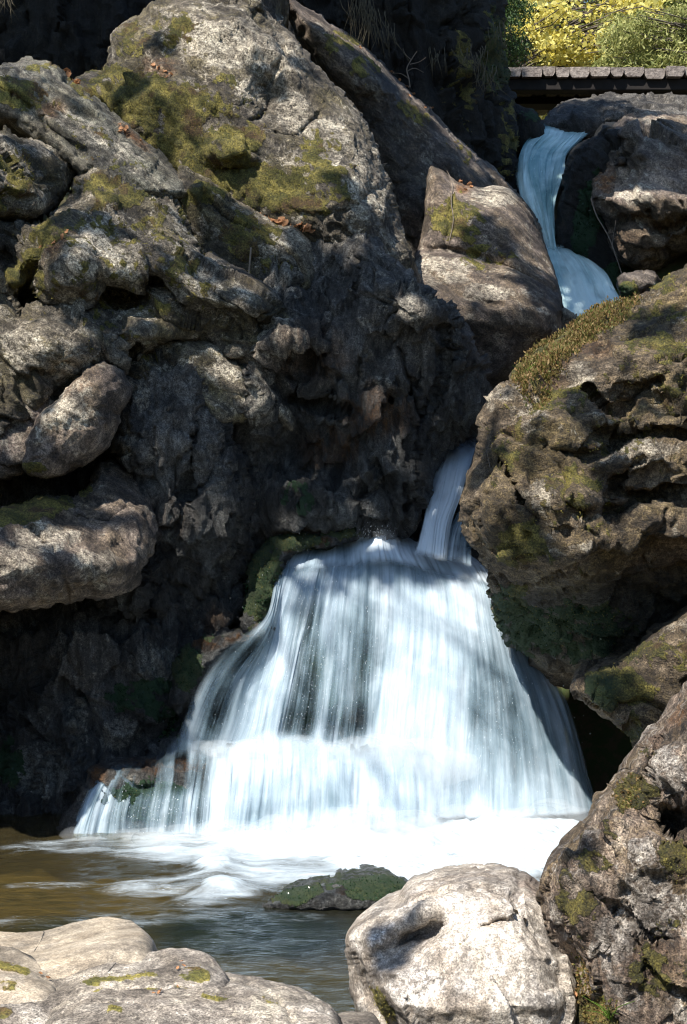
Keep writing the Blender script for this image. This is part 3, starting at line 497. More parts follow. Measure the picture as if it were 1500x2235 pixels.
# upper right
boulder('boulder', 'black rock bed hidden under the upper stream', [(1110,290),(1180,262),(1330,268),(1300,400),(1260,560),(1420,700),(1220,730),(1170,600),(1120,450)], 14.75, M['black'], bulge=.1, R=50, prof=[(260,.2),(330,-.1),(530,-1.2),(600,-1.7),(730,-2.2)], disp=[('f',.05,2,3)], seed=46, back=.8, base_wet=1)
boulder('boulder', 'wide grey slab of bedrock lying under the footbridge', [(1182,275),(1196,250),(1222,226),(1262,210),(1330,203),(1400,204),(1470,206),(1580,210),(1580,330),(1400,300),(1300,300),(1230,300)], 14.6, M['wall'], bulge=.3, R=60, prof=[(200,.8),(260,0),(330,-.4)], disp=RG, seed=28, back=1.6, creases=[(6,.12,[(1330,270),(1400,255),(1480,262),(1560,280)])], wet=[(1230,260,60,50,.6)])  # dark wall stone and wet patch stand in for shade under the footbridge
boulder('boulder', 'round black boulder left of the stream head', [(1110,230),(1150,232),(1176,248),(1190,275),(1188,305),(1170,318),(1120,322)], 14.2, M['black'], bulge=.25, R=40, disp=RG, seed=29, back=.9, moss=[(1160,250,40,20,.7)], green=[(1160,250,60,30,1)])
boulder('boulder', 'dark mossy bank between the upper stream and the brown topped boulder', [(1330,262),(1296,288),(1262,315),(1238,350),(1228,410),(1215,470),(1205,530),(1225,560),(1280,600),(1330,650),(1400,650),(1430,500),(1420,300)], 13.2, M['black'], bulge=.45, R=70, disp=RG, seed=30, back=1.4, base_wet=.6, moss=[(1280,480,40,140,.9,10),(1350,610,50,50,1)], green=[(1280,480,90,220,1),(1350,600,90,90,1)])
boulder('boulder', 'large dark boulder with a pinkish sunlit shelf at the upper right', [(1325,290),(1345,262),(1385,243),(1440,243),(1500,258),(1580,280),(1580,590),(1500,556),(1440,590),(1395,598),(1345,560),(1310,480),(1292,430),(1300,350)], 12.7, M['purple'], bulge=.5, R=90, tilt=(-.05,0), prof=[(240,.55),(330,.3),(380,.2),(430,-.15),(470,-.1),(500,.05),(600,.2)], disp=RG+[('saw', .08, 1.6, 3, .5, .2)], seed=31, back=1.6,
        creases=[(8,.12,[(1330,500),(1400,480),(1440,500),(1500,480)]), (10,.14,[(1420,460),(1450,520),(1480,570)]), (9,.1,[(1340,265),(1380,310),(1360,370)])], bumps=[(1400,520,60,40,.12),(1450,320,80,50,.1)],
        rust=[(1320,385,22,40,.9,30),(1380,530,50,30,.3)], pale=[(1380,420,60,30,.5),(1400,262,60,12,.7)], wet=[(1400,320,120,60,.8)])
boulder('stone', 'small wet brown stone between stream and mossy boulder top', [(1350,600),(1380,590),(1420,588),(1440,605),(1432,640),(1370,650),(1352,630)], 11.6, M['purple'], bulge=.15, R=26, disp=RG, seed=32, back=.4, base_wet=.5, moss=[(1370,630,30,20,.9)], green=[(1360,640,30,30,1)], step=3.5)
boulder('stone', 'grey pointed stone at the lower end of the upper stream', [(1215,690),(1226,676),(1245,680),(1262,690),(1266,720),(1230,740),(1212,730)], 11.3, M['slab'], bulge=.12, R=20, disp=RGS, seed=33, back=.4, step=3.5)

# banks just outside the picture
for (nm, ol, Yq, mt, sd) in [
 ('mossy grey boulder on the left bank upstream of the lavender rock', [(-700,500),(-500,380),(-330,420),(-210,560),(-220,800),(-300,900),(-600,900),(-760,700)], 9.6, 'grey', 61),
 ('dark boulder on the left bank at the water line', [(-760,1100),(-600,920),(-400,900),(-230,1000),(-200,1400),(-240,1900),(-500,1960),(-820,1900),(-860,1400)], 9.0, 'purple', 62),
 ('high grey boulder crowning the left bank', [(-640,0),(-420,-120),(-240,-60),(-160,120),(-260,420),(-500,460),(-700,300)], 11.0, 'slab', 63),
 ('big brown boulder on the right bank behind the overhanging one', [(1700,420),(1850,300),(2150,330),(2350,600),(2380,1000),(2200,1200),(1900,1250),(1740,900)], 10.5, 'brown', 64),
 ('grey brown boulder at the water line of the right bank', [(1640,1350),(1800,1150),(2100,1150),(2330,1400),(2350,1900),(2000,2100),(1700,1980)], 8.2, 'purple', 65),
 ('pale boulder on the near right bank', [(1760,2000),(1950,1850),(2250,1900),(2380,2150),(2300,2480),(1850,2500)], 5.6, 'right', 66),
 ('mottled boulder by the footbridge on the right bank', [(1780,150),(1950,60),(2200,120),(2300,330),(2100,460),(1850,420)], 13.0, 'grey', 67)]:
    boulder('boulder', nm, ol, Yq, M[mt], bulge=.8, R=230, disp=RG, seed=sd, back=1.8, step=12, rough_px=16, far=True, mossup=.6)
# ================================================================ water
def water_veil(name, tint=(.66,.75,.83), thin=(.22,.33,.40), fine=1.0):
    t = NT(name); uvn = t.new('ShaderNodeUVMap', uv_map='flow').outputs[0]
    wob = t.vmul(uvn, (1, .35, 1)); dn = t.noise(wob, 2.5, 2, .5)
    def streak(su, sv, det, off): return t.noise(t.vmul(uvn, (su, sv, 1), (off, off*.7, 0)), 1.0, det, .6, .15)
    a = streak(6*fine, .5, 2, 3.1); b = streak(19*fine, .8, 4, 7.7); c = streak(80*fine, 2.5, 3, 1.9); sp = streak(150*fine, 16, 2, 9.1); br = t.noise(t.vmul(uvn, (5, 3.2, 1)), 1.0, 5, .65, .6)
    d = t.attr('dens')
    s = t.math('ADD', t.math('MULTIPLY', t.math('SUBTRACT', a, .5), 1.3), t.math('MULTIPLY', t.math('SUBTRACT', b, .5), .7))
    s = t.math('ADD', s, t.math('MULTIPLY', t.math('SUBTRACT', c, .5), .45))
    s = t.math('ADD', s, t.math('MULTIPLY', t.math('SUBTRACT', br, .5), .55))
    s = t.math('ADD', s, t.math('MULTIPLY', t.ss(sp, .64, .76), .22))
    body_ = t.math('MULTIPLY', t.ss(t.math('ADD', t.math('MULTIPLY', s, 1.15), d), .10, 1.10), 1.0)
    s = t.math('MULTIPLY', s, t.math('SUBTRACT', 1.1, t.math('MULTIPLY', t.math('MINIMUM', d, 1.15), .6)))
    al = t.ss(t.math('ADD', s, d), -.12, .95)
    al = t.math('MULTIPLY', al, t.ss(t.attr('edge'), 0.0, 1.0))
    al = t.math('MINIMUM', al, .985)
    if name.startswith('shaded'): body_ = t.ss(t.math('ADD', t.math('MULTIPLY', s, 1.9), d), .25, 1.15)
    wc = t.mix(body_, thin, tint)
    df = t.new('ShaderNodeBsdfPrincipled'); t.set(df.inputs['Base Color'], wc); df.inputs['Roughness'].default_value = .5; df.inputs['Specular IOR Level'].default_value = .2
    tl = t.new('ShaderNodeBsdfTranslucent'); t.l.new(wc, tl.inputs[0])
    mx = t.new('ShaderNodeMixShader'); mx.inputs[0].default_value = .15; t.l.new(df.outputs[0], mx.inputs[1]); t.l.new(tl.outputs[0], mx.inputs[2])
    tp_ = t.new('ShaderNodeBsdfTransparent'); m2 = t.new('ShaderNodeMixShader'); t.l.new(al, m2.inputs[0]); t.l.new(tp_.outputs[0], m2.inputs[1]); t.l.new(mx.outputs[0], m2.inputs[2])
    bmp = t.new('ShaderNodeBump'); bmp.inputs['Strength'].default_value = .2; bmp.inputs['Distance'].default_value = .01
    t.l.new(t.math('ADD', a, t.math('MULTIPLY', b, .5)), bmp.inputs['Height']); t.l.new(bmp.outputs[0], df.inputs['Normal']); t.l.new(bmp.outputs[0], tl.inputs['Normal'])
    t.l.new(m2.outputs[0], t.out.inputs[0]); return t.m
M['veil'] = water_veil('white_falling_water')
M['chute'] = water_veil('shaded_blue_water', tint=(.74,.92,.93), thin=(.22,.44,.48), fine=.55)  # tint holds the blue of open shade besides the water's greenish body
def resample(g, m):
    s = spline(g, False, 5.0); L = np.concatenate([[0], np.cumsum(np.linalg.norm(np.diff(s[:,:2], axis=0), axis=1))]); q = np.linspace(0, L[-1], m)
    return np.stack([np.interp(q, L, s[:,k]) for k in range(s.shape[1])], 1)
def water_sheet(name, parent, guides, mat, nu=120, nv=110, seed=1, amp=.03, yoff=0.0, dmul=1.0, dadd=0.0, edges=(.12,.12,.04,.08), loc=(0,0,0), wave=9):
    G = np.stack([resample(g, nv) for g in guides])             # guides x nv x 4
    ng = len(G); q = np.linspace(0, ng-1, nu); i = np.clip(q.astype(int), 0, ng-2); f = (q-i)[:,None,None]
    p0, p1, p2, p3 = G[np.maximum(i-1,0)], G[i], G[i+1], G[np.minimum(i+2,ng-1)]
    S = .5*((2*p1)+(-p0+p2)*f+(2*p0-5*p1+4*p2-p3)*f*f+(-p0+3*p1-3*p2+p3)*f**3)
    P = W(S[...,0], S[...,1], S[...,2]+yoff)
    du = np.linalg.norm(np.diff(P, axis=0), axis=2); u = np.concatenate([np.zeros((1,nv)), np.cumsum(du, 0)]); u = u - u.mean(0)*0
    u = np.linspace(0, 1, nu)[:,None]*u[-1].mean() + 0*u
    dv = np.linalg.norm(np.diff(P, axis=1), axis=2); v = np.concatenate([np.zeros((nu,1)), np.cumsum(dv, 1)], 1)
    n = fbm(np.c_[(u*wave).ravel(), (v*.7).ravel(), np.full(u.size, seed*5.3)], 1.0, 3, seed).reshape(u.shape)
    n2 = fbm(np.c_[(u*wave*4).ravel(), (v*1.6).ravel(), np.full(u.size, seed*2.3)], 1.0, 2, seed+4).reshape(u.shape)
    vt = np.linspace(0, 1, nv)[None]; ut = np.linspace(0, 1, nu)[:,None]
    P[...,1] -= amp*(n + .35*n2)*smooth(0, .12, vt)*1.3
    P[...,0] += amp*.4*n2
    dens = np.clip(S[...,3], 0, 1.2)*dmul + dadd
    en = fbm(np.c_[(u*14).ravel(), (v*3).ravel(), np.full(u.size, seed*1.3)], 1.0, 3, seed+8).reshape(u.shape)*.5
    e0, e1, e2, e3 = edges
    ed = np.clip(np.minimum(np.minimum(ut/max(e0,1e-6), (1-ut)/max(e1,1e-6)), np.minimum(vt/max(e2,1e-6), (1-vt)/max(e3,1e-6))), 0, 1)
    ed = np.clip(ed*(1+1.6*en)+.0, 0, 1)
    ii = (np.arange(nu-1)[:,None]*nv+np.arange(nv-1)[None]).ravel()
    loc = np.array(loc)
    return mesh_np(name, P.reshape(-1,3)-loc, [np.stack([ii, ii+1, ii+nv+1, ii+nv], 1)], mat, (0,0,0), parent, attrs={'dens': dens.ravel(), 'edge': ed.ravel()}, uv=np.c_[u.ravel()+seed*3.7, v.ravel()])

WL = np.array([.6, 9.0, 0.0])
fall = tag(empty('waterfall', WL), 'broad white waterfall fanning over a wet rock step into the pool', 'waterfall')
main_g = [
 [(618,1222,10.05,.1),(598,1272,9.83,.3),(578,1345,9.62,.3),(515,1396,9.5,.1),(462,1446,9.4,.3),(415,1530,9.35,.7),(375,1640,9.3,.8)],
 [(626,1206,10.12,.2),(610,1268,9.86,.8),(592,1350,9.64,.7),(560,1408,9.52,.2),(510,1475,9.45,.35),(478,1550,9.4,.15),(450,1645,9.34,.5)],
 [(645,1202,10.14,.3),(628,1262,9.92,.85),(608,1345,9.76,.9),(585,1430,9.66,.85),(560,1510,9.55,.95),(545,1580,9.48,1.0),(520,1650,9.4,1.0)],
 [(672,1200,10.16,.3),(660,1262,9.91,.75),(640,1350,9.76,.5),(622,1440,9.64,.85),(602,1520,9.52,1.0),(588,1590,9.45,1.0),(575,1655,9.38,1.0)],
 [(705,1200,10.17,.3),(690,1262,9.9,.8),(675,1350,9.75,.25),(655,1440,9.64,.32),(640,1520,9.52,.28),(625,1590,9.45,.35),(610,1655,9.38,1.0)],
 [(735,1198,10.18,.35),(722,1262,9.9,.95),(708,1350,9.74,.75),(698,1440,9.63,.35),(690,1520,9.52,.28),(680,1590,9.44,.3),(668,1655,9.36,1.0)],
 [(765,1190,10.18,.55),(760,1262,9.9,.85),(752,1350,9.74,.55),(745,1440,9.63,.6),(738,1520,9.52,.45),(730,1590,9.44,.35),(722,1655,9.36,1.0)],
 [(800,1168,10.18,.9),(800,1255,9.9,.8),(798,1350,9.73,.6),(792,1440,9.62,.38),(788,1520,9.5,.35),(782,1590,9.43,.2),(776,1655,9.35,1.0)],
 [(838,1160,10.18,1.0),(848,1250,9.92,.7),(850,1350,9.73,.65),(845,1440,9.62,.7),(838,1520,9.5,.9),(832,1590,9.43,.9),(826,1655,9.35,1.1)],
 [(868,1180,10.18,.9),(895,1250,9.94,.75),(898,1350,9.72,1.1),(892,1440,9.58,1.2),(885,1520,9.46,1.2),(878,1600,9.36,1.2),(872,1700,9.2,1.2)],
 [(905,1202,10.2,.9),(945,1260,9.96,1.1),(955,1350,9.7,1.2),(955,1440,9.55,1.2),(950,1540,9.38,1.2),(945,1640,9.22,1.2),(940,1780,9.0,1.2)],
 [(960,1210,10.2,.95),(1000,1270,9.96,1.2),(1015,1360,9.7,1.2),(1025,1450,9.52,.75),(1025,1550,9.36,.55),(1020,1650,9.2,.7),(1015,1790,8.98,1.1)],
 [(1020,1216,10.2,.95),(1052,1280,9.98,1.2),(1070,1370,9.72,1.0),(1085,1460,9.54,.42),(1095,1560,9.36,.35),(1100,1660,9.2,.5),(1100,1790,9.0,1.0)],
 [(1050,1228,10.2,.95),(1080,1300,10.0,1.1),(1110,1390,9.78,.85),(1140,1480,9.58,.7),(1165,1580,9.4,.65),(1180,1680,9.25,.75),(1190,1785,9.05,.95)],
 [(1075,1245,10.2,.9),(1110,1330,10.02,.9),(1160,1420,9.82,.75),(1205,1510,9.64,.7),(1235,1600,9.5,.75),(1255,1690,9.34,.7),(1272,1780,9.2,.8)],
 [(1100,1270,10.2,.8),(1150,1370,10.04,.7),(1205,1460,9.86,.6),(1245,1540,9.7,.5),(1270,1620,9.56,.4),(1290,1700,9.44,.35),(1312,1775,9.3,.3)]]
water_sheet('water_sheet', fall, main_g, M['veil'], 300, 170, 1, .03, -.02, 1, 0, (.045,.04,.03,.02), WL, 5)
water_sheet('water_sheet', fall, main_g, M['veil'], 240, 120, 2, .03, -.07, .7, -.25, (.05,.04,.10,.04), WL, 3)
low_g = [
 [(262,1672,9.18,.1),(225,1690,9.1,.3),(190,1725,9.02,.4),(165,1780,8.95,.45),(140,1843,8.9,.3)],
 [(250,1668,9.18,.9),(235,1700,9.05,.9),(215,1740,8.98,.8),(200,1790,8.92,.8),(190,1840,8.87,.8)],
 [(300,1655,9.3,.2),(280,1690,9.05,.1),(265,1740,8.97,.35),(255,1790,8.9,.35),(250,1843,8.85,.7)],
 [(345,1640,9.35,.35),(330,1690,9.05,-.15),(320,1740,8.96,.3),(310,1790,8.9,.25),(305,1854,8.83,.6)],
 [(400,1593,9.38,.9),(395,1680,9.05,-.2),(385,1740,8.95,.3),(378,1790,8.88,.3),(370,1850,8.8,.6)],
 [(455,1615,9.4,1.1),(450,1670,9.08,.3),(440,1740,8.95,.4),(435,1790,8.88,.35),(430,1844,8.78,.8)],
 [(520,1612,9.4,1.2),(515,1668,9.08,1.2),(510,1740,8.95,.95),(505,1790,8.88,.7),(500,1826,8.76,.9)],
 [(590,1586,9.4,1.2),(590,1665,9.08,1.2),(585,1735,8.95,.8),(580,1785,8.88,.6),(578,1838,8.75,1.0)],
 [(665,1601,9.38,1.2),(665,1662,9.06,1.2),(662,1730,8.94,.7),(660,1780,8.87,.8),(655,1827,8.74,1.1)],
 [(740,1616,9.36,1.2),(742,1660,9.05,1.2),(742,1728,8.92,.75),(740,1778,8.86,.9),(735,1838,8.72,1.2)],
 [(820,1608,9.36,1.2),(822,1660,9.05,1.2),(824,1728,8.92,1.0),(822,1778,8.86,1.2),(818,1819,8.72,1.2)],
 [(900,1618,9.34,1.2),(905,1670,9.05,1.2),(908,1728,8.92,1.2),(908,1778,8.84,1.2),(905,1823,8.7,1.2)],
 [(980,1640,9.3,.6),(985,1690,9.05,.9),(990,1740,8.92,1.2),(990,1780,8.84,1.2),(990,1821,8.7,1.2)]]
water_sheet('water_sheet', fall, low_g, M['veil'], 240, 110, 3, .035, -.03, 1, 0, (.05,.10,.24,.14), WL, 6)
water_sheet('water_sheet', fall, low_g, M['veil'], 200, 90, 4, .05, -.08, .7, -.3, (.08,.14,.16,.08), WL)
# crest hump over the lip
crest = [[(640,1195,10.2,.2),(625,1215,10.1,.35),(612,1245,10.0,.4)], [(700,1188,10.3,.3),(690,1212,10.1,.55),(680,1250,9.95,.5)], [(750,1166,10.35,.6),(755,1210,10.1,.5),(755,1245,9.92,.5)], [(786,1152,10.4,.9),(795,1185,10.08,.95),(800,1240,9.9,.5)],
         [(820,1146,10.4,1),(828,1172,10.08,1.15),(840,1235,9.88,.5)], [(856,1152,10.4,1),(862,1182,10.08,1.1),(885,1240,9.9,.4)], [(892,1172,10.4,1),(905,1205,10.15,1.1),(930,1250,9.92,.8)], [(930,1190,10.4,1),(960,1215,10.18,1.2),(985,1265,9.95,1.1)],
         [(1000,1200,10.4,.8),(1020,1225,10.2,1.2),(1050,1275,9.98,1.1)], [(1040,1220,10.4,.7),(1062,1242,10.22,1.1),(1090,1290,10.0,1)]]
water_sheet('water_sheet', fall, crest, M['veil'], 200, 50, 5, .04, -.08, 1, .15, (.05,.04,.05,.3), WL, 7)

# narrow chute between the wall and the great boulder
WC = np.array([.8, 10.7, 1.6])
chute = tag(empty('waterfall', WC), 'narrow chute of water between the dark wall and the brown boulder', 'waterfall')
ch_g = [[(968,972,10.9,.2),(950,1020,10.6,.7),(935,1080,10.42,.75),(922,1140,10.28,.8),(900,1215,10.1,.9)], [(985,965,10.9,.4),(970,1015,10.55,.95),(955,1080,10.38,.95),(942,1140,10.25,.95),(928,1220,10.08,1)],
        [(1010,960,10.9,.4),(998,1010,10.55,1),(985,1080,10.38,.9),(965,1140,10.25,.9),(955,1225,10.06,1)], [(1045,955,10.9,.2),(1030,1010,10.6,.8),(1008,1080,10.42,.8),(985,1150,10.28,.6),(975,1228,10.08,.9)]]
water_sheet('water_sheet', chute, ch_g, M['veil'], 80, 120, 6, .02, -.30, 1, .25, (.12,.06,.16,.08), WC, 14)
ch2 = [[(1020,1060,10.5,.0),(1000,1110,10.4,.5),(975,1160,10.25,.6),(955,1225,10.05,.8)], [(1035,1070,10.5,.1),(1015,1120,10.38,.6),(998,1170,10.22,.5),(990,1230,10.05,.8)], [(1060,1080,10.55,.1),(1040,1140,10.4,.4),(1030,1190,10.22,.3),(1030,1240,10.05,.8)]]
water_sheet('water_sheet', chute, ch2, M['veil'], 60, 70, 7, .02, -.22, 1, 0, (.2,.1,.2,.1), WC, 14)

# upper stream
WU = np.array([2.0, 13.4, 3.6])
up = tag(empty('waterfall', WU), 'pale blue stream dropping in the shade below the footbridge', 'waterfall')
u1 = [[(1165,262,14.4,.4),(1168,290,14.1,.7),(1140,318,13.9,.8),(1128,370,13.6,.9),(1138,430,13.35,.9),(1165,480,13.2,.9),(1188,535,13.05,.9),(1196,560,12.95,1)],
      [(1205,268,14.5,.9),(1200,290,14.1,1.0),(1165,325,13.85,1),(1158,370,13.55,1),(1168,430,13.3,1.05),(1182,480,13.15,1),(1196,535,13.0,1),(1204,565,12.9,1)],
      [(1258,275,14.5,.6),(1235,300,14.1,.9),(1205,335,13.85,.9),(1195,380,13.55,.7),(1195,430,13.3,.5),(1198,480,13.15,.9),(1206,535,13.0,1),(1214,568,12.9,1)],
      [(1322,258,14.5,.3),(1275,302,14.1,.7),(1240,335,13.85,.7),(1230,380,13.55,.9),(1216,430,13.3,.9),(1208,480,13.15,.7),(1214,535,13.0,.8),(1226,570,12.9,1)]]
water_sheet('water_sheet', up, u1, M['chute'], 150, 150, 8, .07, 0, .75, .05, (.05,.10,.06,.03), WU, 9)
u2 = [[(1185,535,13.0,.9),(1190,570,12.75,1),(1205,610,12.5,1),(1222,650,12.3,1.1),(1250,705,12.0,1.1)], [(1205,532,13.0,.9),(1222,565,12.72,1.1),(1245,605,12.45,1.1),(1262,650,12.25,1.2),(1290,705,12.0,1.1)],
      [(1225,532,13.0,.9),(1255,558,12.72,1),(1285,600,12.45,.9),(1300,645,12.25,1.1),(1330,700,12.0,1.1)], [(1245,540,13.0,.6),(1285,570,12.75,.9),(1315,605,12.5,1.0),(1335,645,12.3,1),(1370,690,12.05,1)], [(1255,550,13.0,.3),(1298,575,12.8,.7),(1330,612,12.55,.8),(1352,648,12.35,.8),(1400,690,12.1,.9)]]
water_sheet('water_sheet', up, u2, M['chute'], 130, 90, 9, .07, -.02, .75, .05, (.02,.12,.14,.02), WU, 7)

water_sheet('water_sheet', up, u1, M['chute'], 110, 110, 18, .05, .08, .5, .2, (.06,.10,.06,.03), WU, 9)
water_sheet('water_sheet', up, u2, M['chute'], 110, 70, 19, .05, .08, .5, .2, (.02,.10,.14,.02), WU, 7)
# ---- pool
t = NT('pool_water'); co = t.new('ShaderNodeTexCoord').outputs['Object']
foam = t.attr('foam')
wv = t.vmul(co, (1.0, 3.2, 1))
f1 = t.noise(wv, 2.6, 5, .6, 1.2); f2 = t.noise(t.vmul(co, (1, 5, 1)), 7, 5, .65, 1.5); f3 = t.noise(t.vmul(co, (1, 6, 1)), 26, 3, .6, .8)
fa = t.math('ADD', foam, t.math('MULTIPLY', t.math('SUBTRACT', f1, .5), 1.0)); fa = t.math('ADD', fa, t.math('MULTIPLY', t.math('SUBTRACT', f2, .5), .7)); fa = t.math('ADD', fa, t.math('MULTIPLY', t.ss(f3, .62, .74), .35))
fa = t.math('MULTIPLY', t.ss(fa, .22, 1.15), t.math('MULTIPLY', t.ss(foam, .02, .3), t.math('SUBTRACT', 1.0, t.math('MULTIPLY', t.ss(f2, .42, .62), .30))))
fr = t.new('ShaderNodeFresnel'); fr.inputs[0].default_value = 1.33
gl = t.new('ShaderNodeBsdfGlossy'); gl.inputs['Roughness'].default_value = .16; gl.inputs[0].default_value = (.9,.95,1,1)
tr = t.new('ShaderNodeBsdfTransparent'); deep = t.attr('deep'); tcx = t.mix(deep, (.80,.74,.50), (.14,.22,.17)); t.l.new(tcx, tr.inputs[0])
dfm = t.new('ShaderNodeBsdfDiffuse'); t.l.new(t.mix(deep, (.10,.08,.035), (.02,.032,.028)), dfm.inputs[0])
b0 = t.new('ShaderNodeMixShader'); b0.inputs[0].default_value = .28; t.l.new(tr.outputs[0], b0.inputs[1]); t.l.new(dfm.outputs[0], b0.inputs[2])
b1 = t.new('ShaderNodeMixShader'); t.l.new(t.math('MULTIPLY', fr.outputs[0], 1.2, clamp=True), b1.inputs[0]); t.l.new(b0.outputs[0], b1.inputs[1]); t.l.new(gl.outputs[0], b1.inputs[2])
wd = t.new('ShaderNodeBsdfDiffuse'); wd.inputs[0].default_value = (.58,.67,.74,1)
b2 = t.new('ShaderNodeMixShader'); t.l.new(fa, b2.inputs[0]); t.l.new(b1.outputs[0], b2.inputs[1]); t.l.new(wd.outputs[0], b2.inputs[2])
bp_ = t.new('ShaderNodeBump'); bp_.inputs['Strength'].default_value = .6; bp_.inputs['Distance'].default_value = .04
t.l.new(t.math('ADD', f1, t.math('MULTIPLY', f2, .35)), bp_.inputs['Height']); t.l.new(bp_.outputs[0], gl.inputs['Normal']); t.l.new(bp_.outputs[0], wd.inputs['Normal']); t.l.new(bp_.outputs[0], fr.inputs['Normal'])
t.l.new(b2.outputs[0], t.out.inputs[0]); M['pool'] = t.m
px_ = np.linspace(-5.2, 3.9, 420); py_ = np.linspace(4.2, 10.0, 300); PX, PY = np.meshgrid(px_, py_); pq = np.c_[PX.ravel(), PY.ravel(), 0*PX.ravel()]
sx, sy = toPx(pq)
fo = paint(sx, sy, [(900,1840,640,75,1.2),(1000,1880,420,75,1.2),(500,1850,330,60,.75),(620,1900,260,50,.7),(380,1935,200,30,.55,-4),(480,1960,140,24,.6,-8),(470,1900,60,26,.9),(490,1945,70,22,.8),(300,2010,320,26,.35,-4),(180,1850,230,22,.45),(100,1935,140,12,.4),(60,2020,160,20,.35),(650,2000,160,16,.28),(1150,1860,180,60,1.2)])
deep = np.clip(paint(sx, sy, [(560,2040,330,75,1),(250,2040,330,45,.75),(700,1990,230,40,.6)]), 0, 1)*(1-paint(sx, sy, [(620,2130,150,32,.7),(120,1900,260,70,.6)]))
wz = fbm(pq*np.array([1,2.6,1]), 1.7, 4, 77, .5)*.045*(.45+np.clip(fo, 0, 1)) + fbm(pq*np.array([1,2.4,1]), 5, 3, 78, .5)*.012
wz += np.clip(fo-.7, 0, .5)*(.10*np.abs(fbm(pq, 3.2, 4, 79, .6))+.05*np.abs(fbm(pq, 11, 3, 80, .6)))*2 + np.clip(fo, 0, 1)*.03 +   .05*np.exp(-((sx-470)/60)**2-((sy-1905)/22)**2) + .03*np.exp(-((sx-490)/70)**2-((sy-1950)/16)**2)
m1, m2 = PX.shape; jj = (np.arange(m1-1)[:,None]*m2+np.arange(m2-1)[None]).ravel()
tag(mesh_np('water', np.c_[pq[:,:2], wz], [np.stack([jj, jj+1, jj+m2+1, jj+m2], 1)], M['pool'], attrs={'foam': fo, 'deep': deep}), kind='structure')

# ---- spray mist: soft bodies of fine droplets over the landing zones
def mist_mat(name, dens):
    t = NT(name); pv = t.new('ShaderNodeVolumeScatter'); pv.inputs['Color'].default_value = (.95,.98,1,1); pv.inputs['Density'].default_value = dens; pv.inputs['Anisotropy'].default_value = 0.0
    t.l.new(pv.outputs[0], t.out.inputs['Volume']); return t.m
M['mist'] = mist_mat('spray_mist', 2.0)
th, ph = np.meshgrid(np.linspace(0, np.pi, 13), np.linspace(0, 2*np.pi, 25)[:-1], indexing='ij')
sph = np.stack([np.sin(th)*np.cos(ph), np.sin(th)*np.sin(ph), np.cos(th)], -1).reshape(-1, 3)
si = []; 
for i in range(12):
    for j in range(24): si.append((i*24+j, (i+1)*24+j, (i+1)*24+(j+1) % 24, i*24+(j+1) % 24))
mvs, mfs = [], []
for (mx_, my_, mY, sxx, syy, rr, cnt) in [(560,1640,9.18,90,7,.06,14),(720,1638,9.15,80,7,.07,14),(860,1650,9.1,50,20,.15,6),(450,1828,8.6,120,6,.06,14),(700,1822,8.55,130,9,.08,18),(950,1810,8.55,110,14,.10,18),(1150,1790,8.8,70,14,.09,14),(480,1828,8.62,80,8,.08,5),(1000,1850,8.3,120,16,.13,8),(830,1170,10.05,22,6,.045,8)]:
    for q in range(cnt):
        cpt = W(mx_+rng.normal()*sxx, my_+rng.normal()*syy, mY+rng.normal()*.05); r3 = rr*rng.uniform(.7, 1.35)
        v = sph*np.array([r3*1.5, r3, r3*.75]); v = v*(1+.25*fbm(sph, 1.6, 2, q*7+int(mx_)))[:,None] + cpt
        mvs.append(v-WL); mfs.append(np.array(si)+len(sph)*len(mfs))
tag(mesh_np('mist', np.concatenate(mvs), [np.concatenate(mfs)], M['mist'], (0,0,0), fall), kind='stuff')
# flying droplets
M['drop'] = simple('water_drop', (.9,.95,1), (.9,.95,1), .2, 5, .6)
dm = []
tet = np.array([[1,1,1],[1,-1,-1],[-1,1,-1],[-1,-1,1]])*.5
def droplets(parent, org, src, count, name='spray'):
    P = []
    for k in range(count):
        x, y, Y, sx_, sy_ = src[rng.integers(len(src))]
        P.append(W(x+rng.normal()*sx_, y+rng.normal()*sy_, Y+rng.normal()*.08))
    P = np.array(P); r = rng.uniform(.0008, .0024, count); el = rng.uniform(1, 3.5, count)
    V = P[:,None]+tet[None]*np.stack([r, r, r*el], 1)[:,None]; V = V.reshape(-1, 3)-org
    b = (np.arange(count)*4)[:,None]; Fc = np.concatenate([b+np.array([0,1,2]), b+np.array([0,3,1]), b+np.array([0,2,3]), b+np.array([1,3,2])])
    tag(mesh_np(name, V, [Fc], M['drop'], (0,0,0), parent, smooth_=False), kind='stuff')
droplets(fall, WL, [(640,1450,9.4,60,90),(760,1450,9.4,70,100),(350,1770,8.7,80,30),(1120,1600,9.1,70,100),(640,1580,9.3,80,50),(820,1160,9.95,30,10),(660,1300,9.65,30,60)], 1500)
# ================================================================ moss tufts, leaves, twigs
def leaf_mat(name, a, b, trans=.4, rough=.5):
    t = NT(name); g = t.new('ShaderNodeNewGeometry'); col = t.mix(g.outputs['Random Per Island'], a, b)
    p = t.new('ShaderNodeBsdfPrincipled'); t.l.new(col, p.inputs[0]); p.inputs['Roughness'].default_value = rough; p.inputs['Specular IOR Level'].default_value = .3
    if trans:
        tr = t.new('ShaderNodeBsdfTranslucent'); t.l.new(col, tr.inputs[0]); mx = t.new('ShaderNodeMixShader'); mx.inputs[0].default_value = trans
        t.l.new(p.outputs[0], mx.inputs[1]); t.l.new(tr.outputs[0], mx.inputs[2]); t.l.new(mx.outputs[0], t.out.inputs[0])
    else: t.l.new(p.outputs[0], t.out.inputs[0])
    return t.m
M['moss'] = leaf_mat('moss_shoots', (.07,.07,.015), (.36,.30,.07), .25, .8)
M['gmoss'] = leaf_mat('wet_green_moss', (.005,.02,.008), (.03,.075,.03), .1, .2)
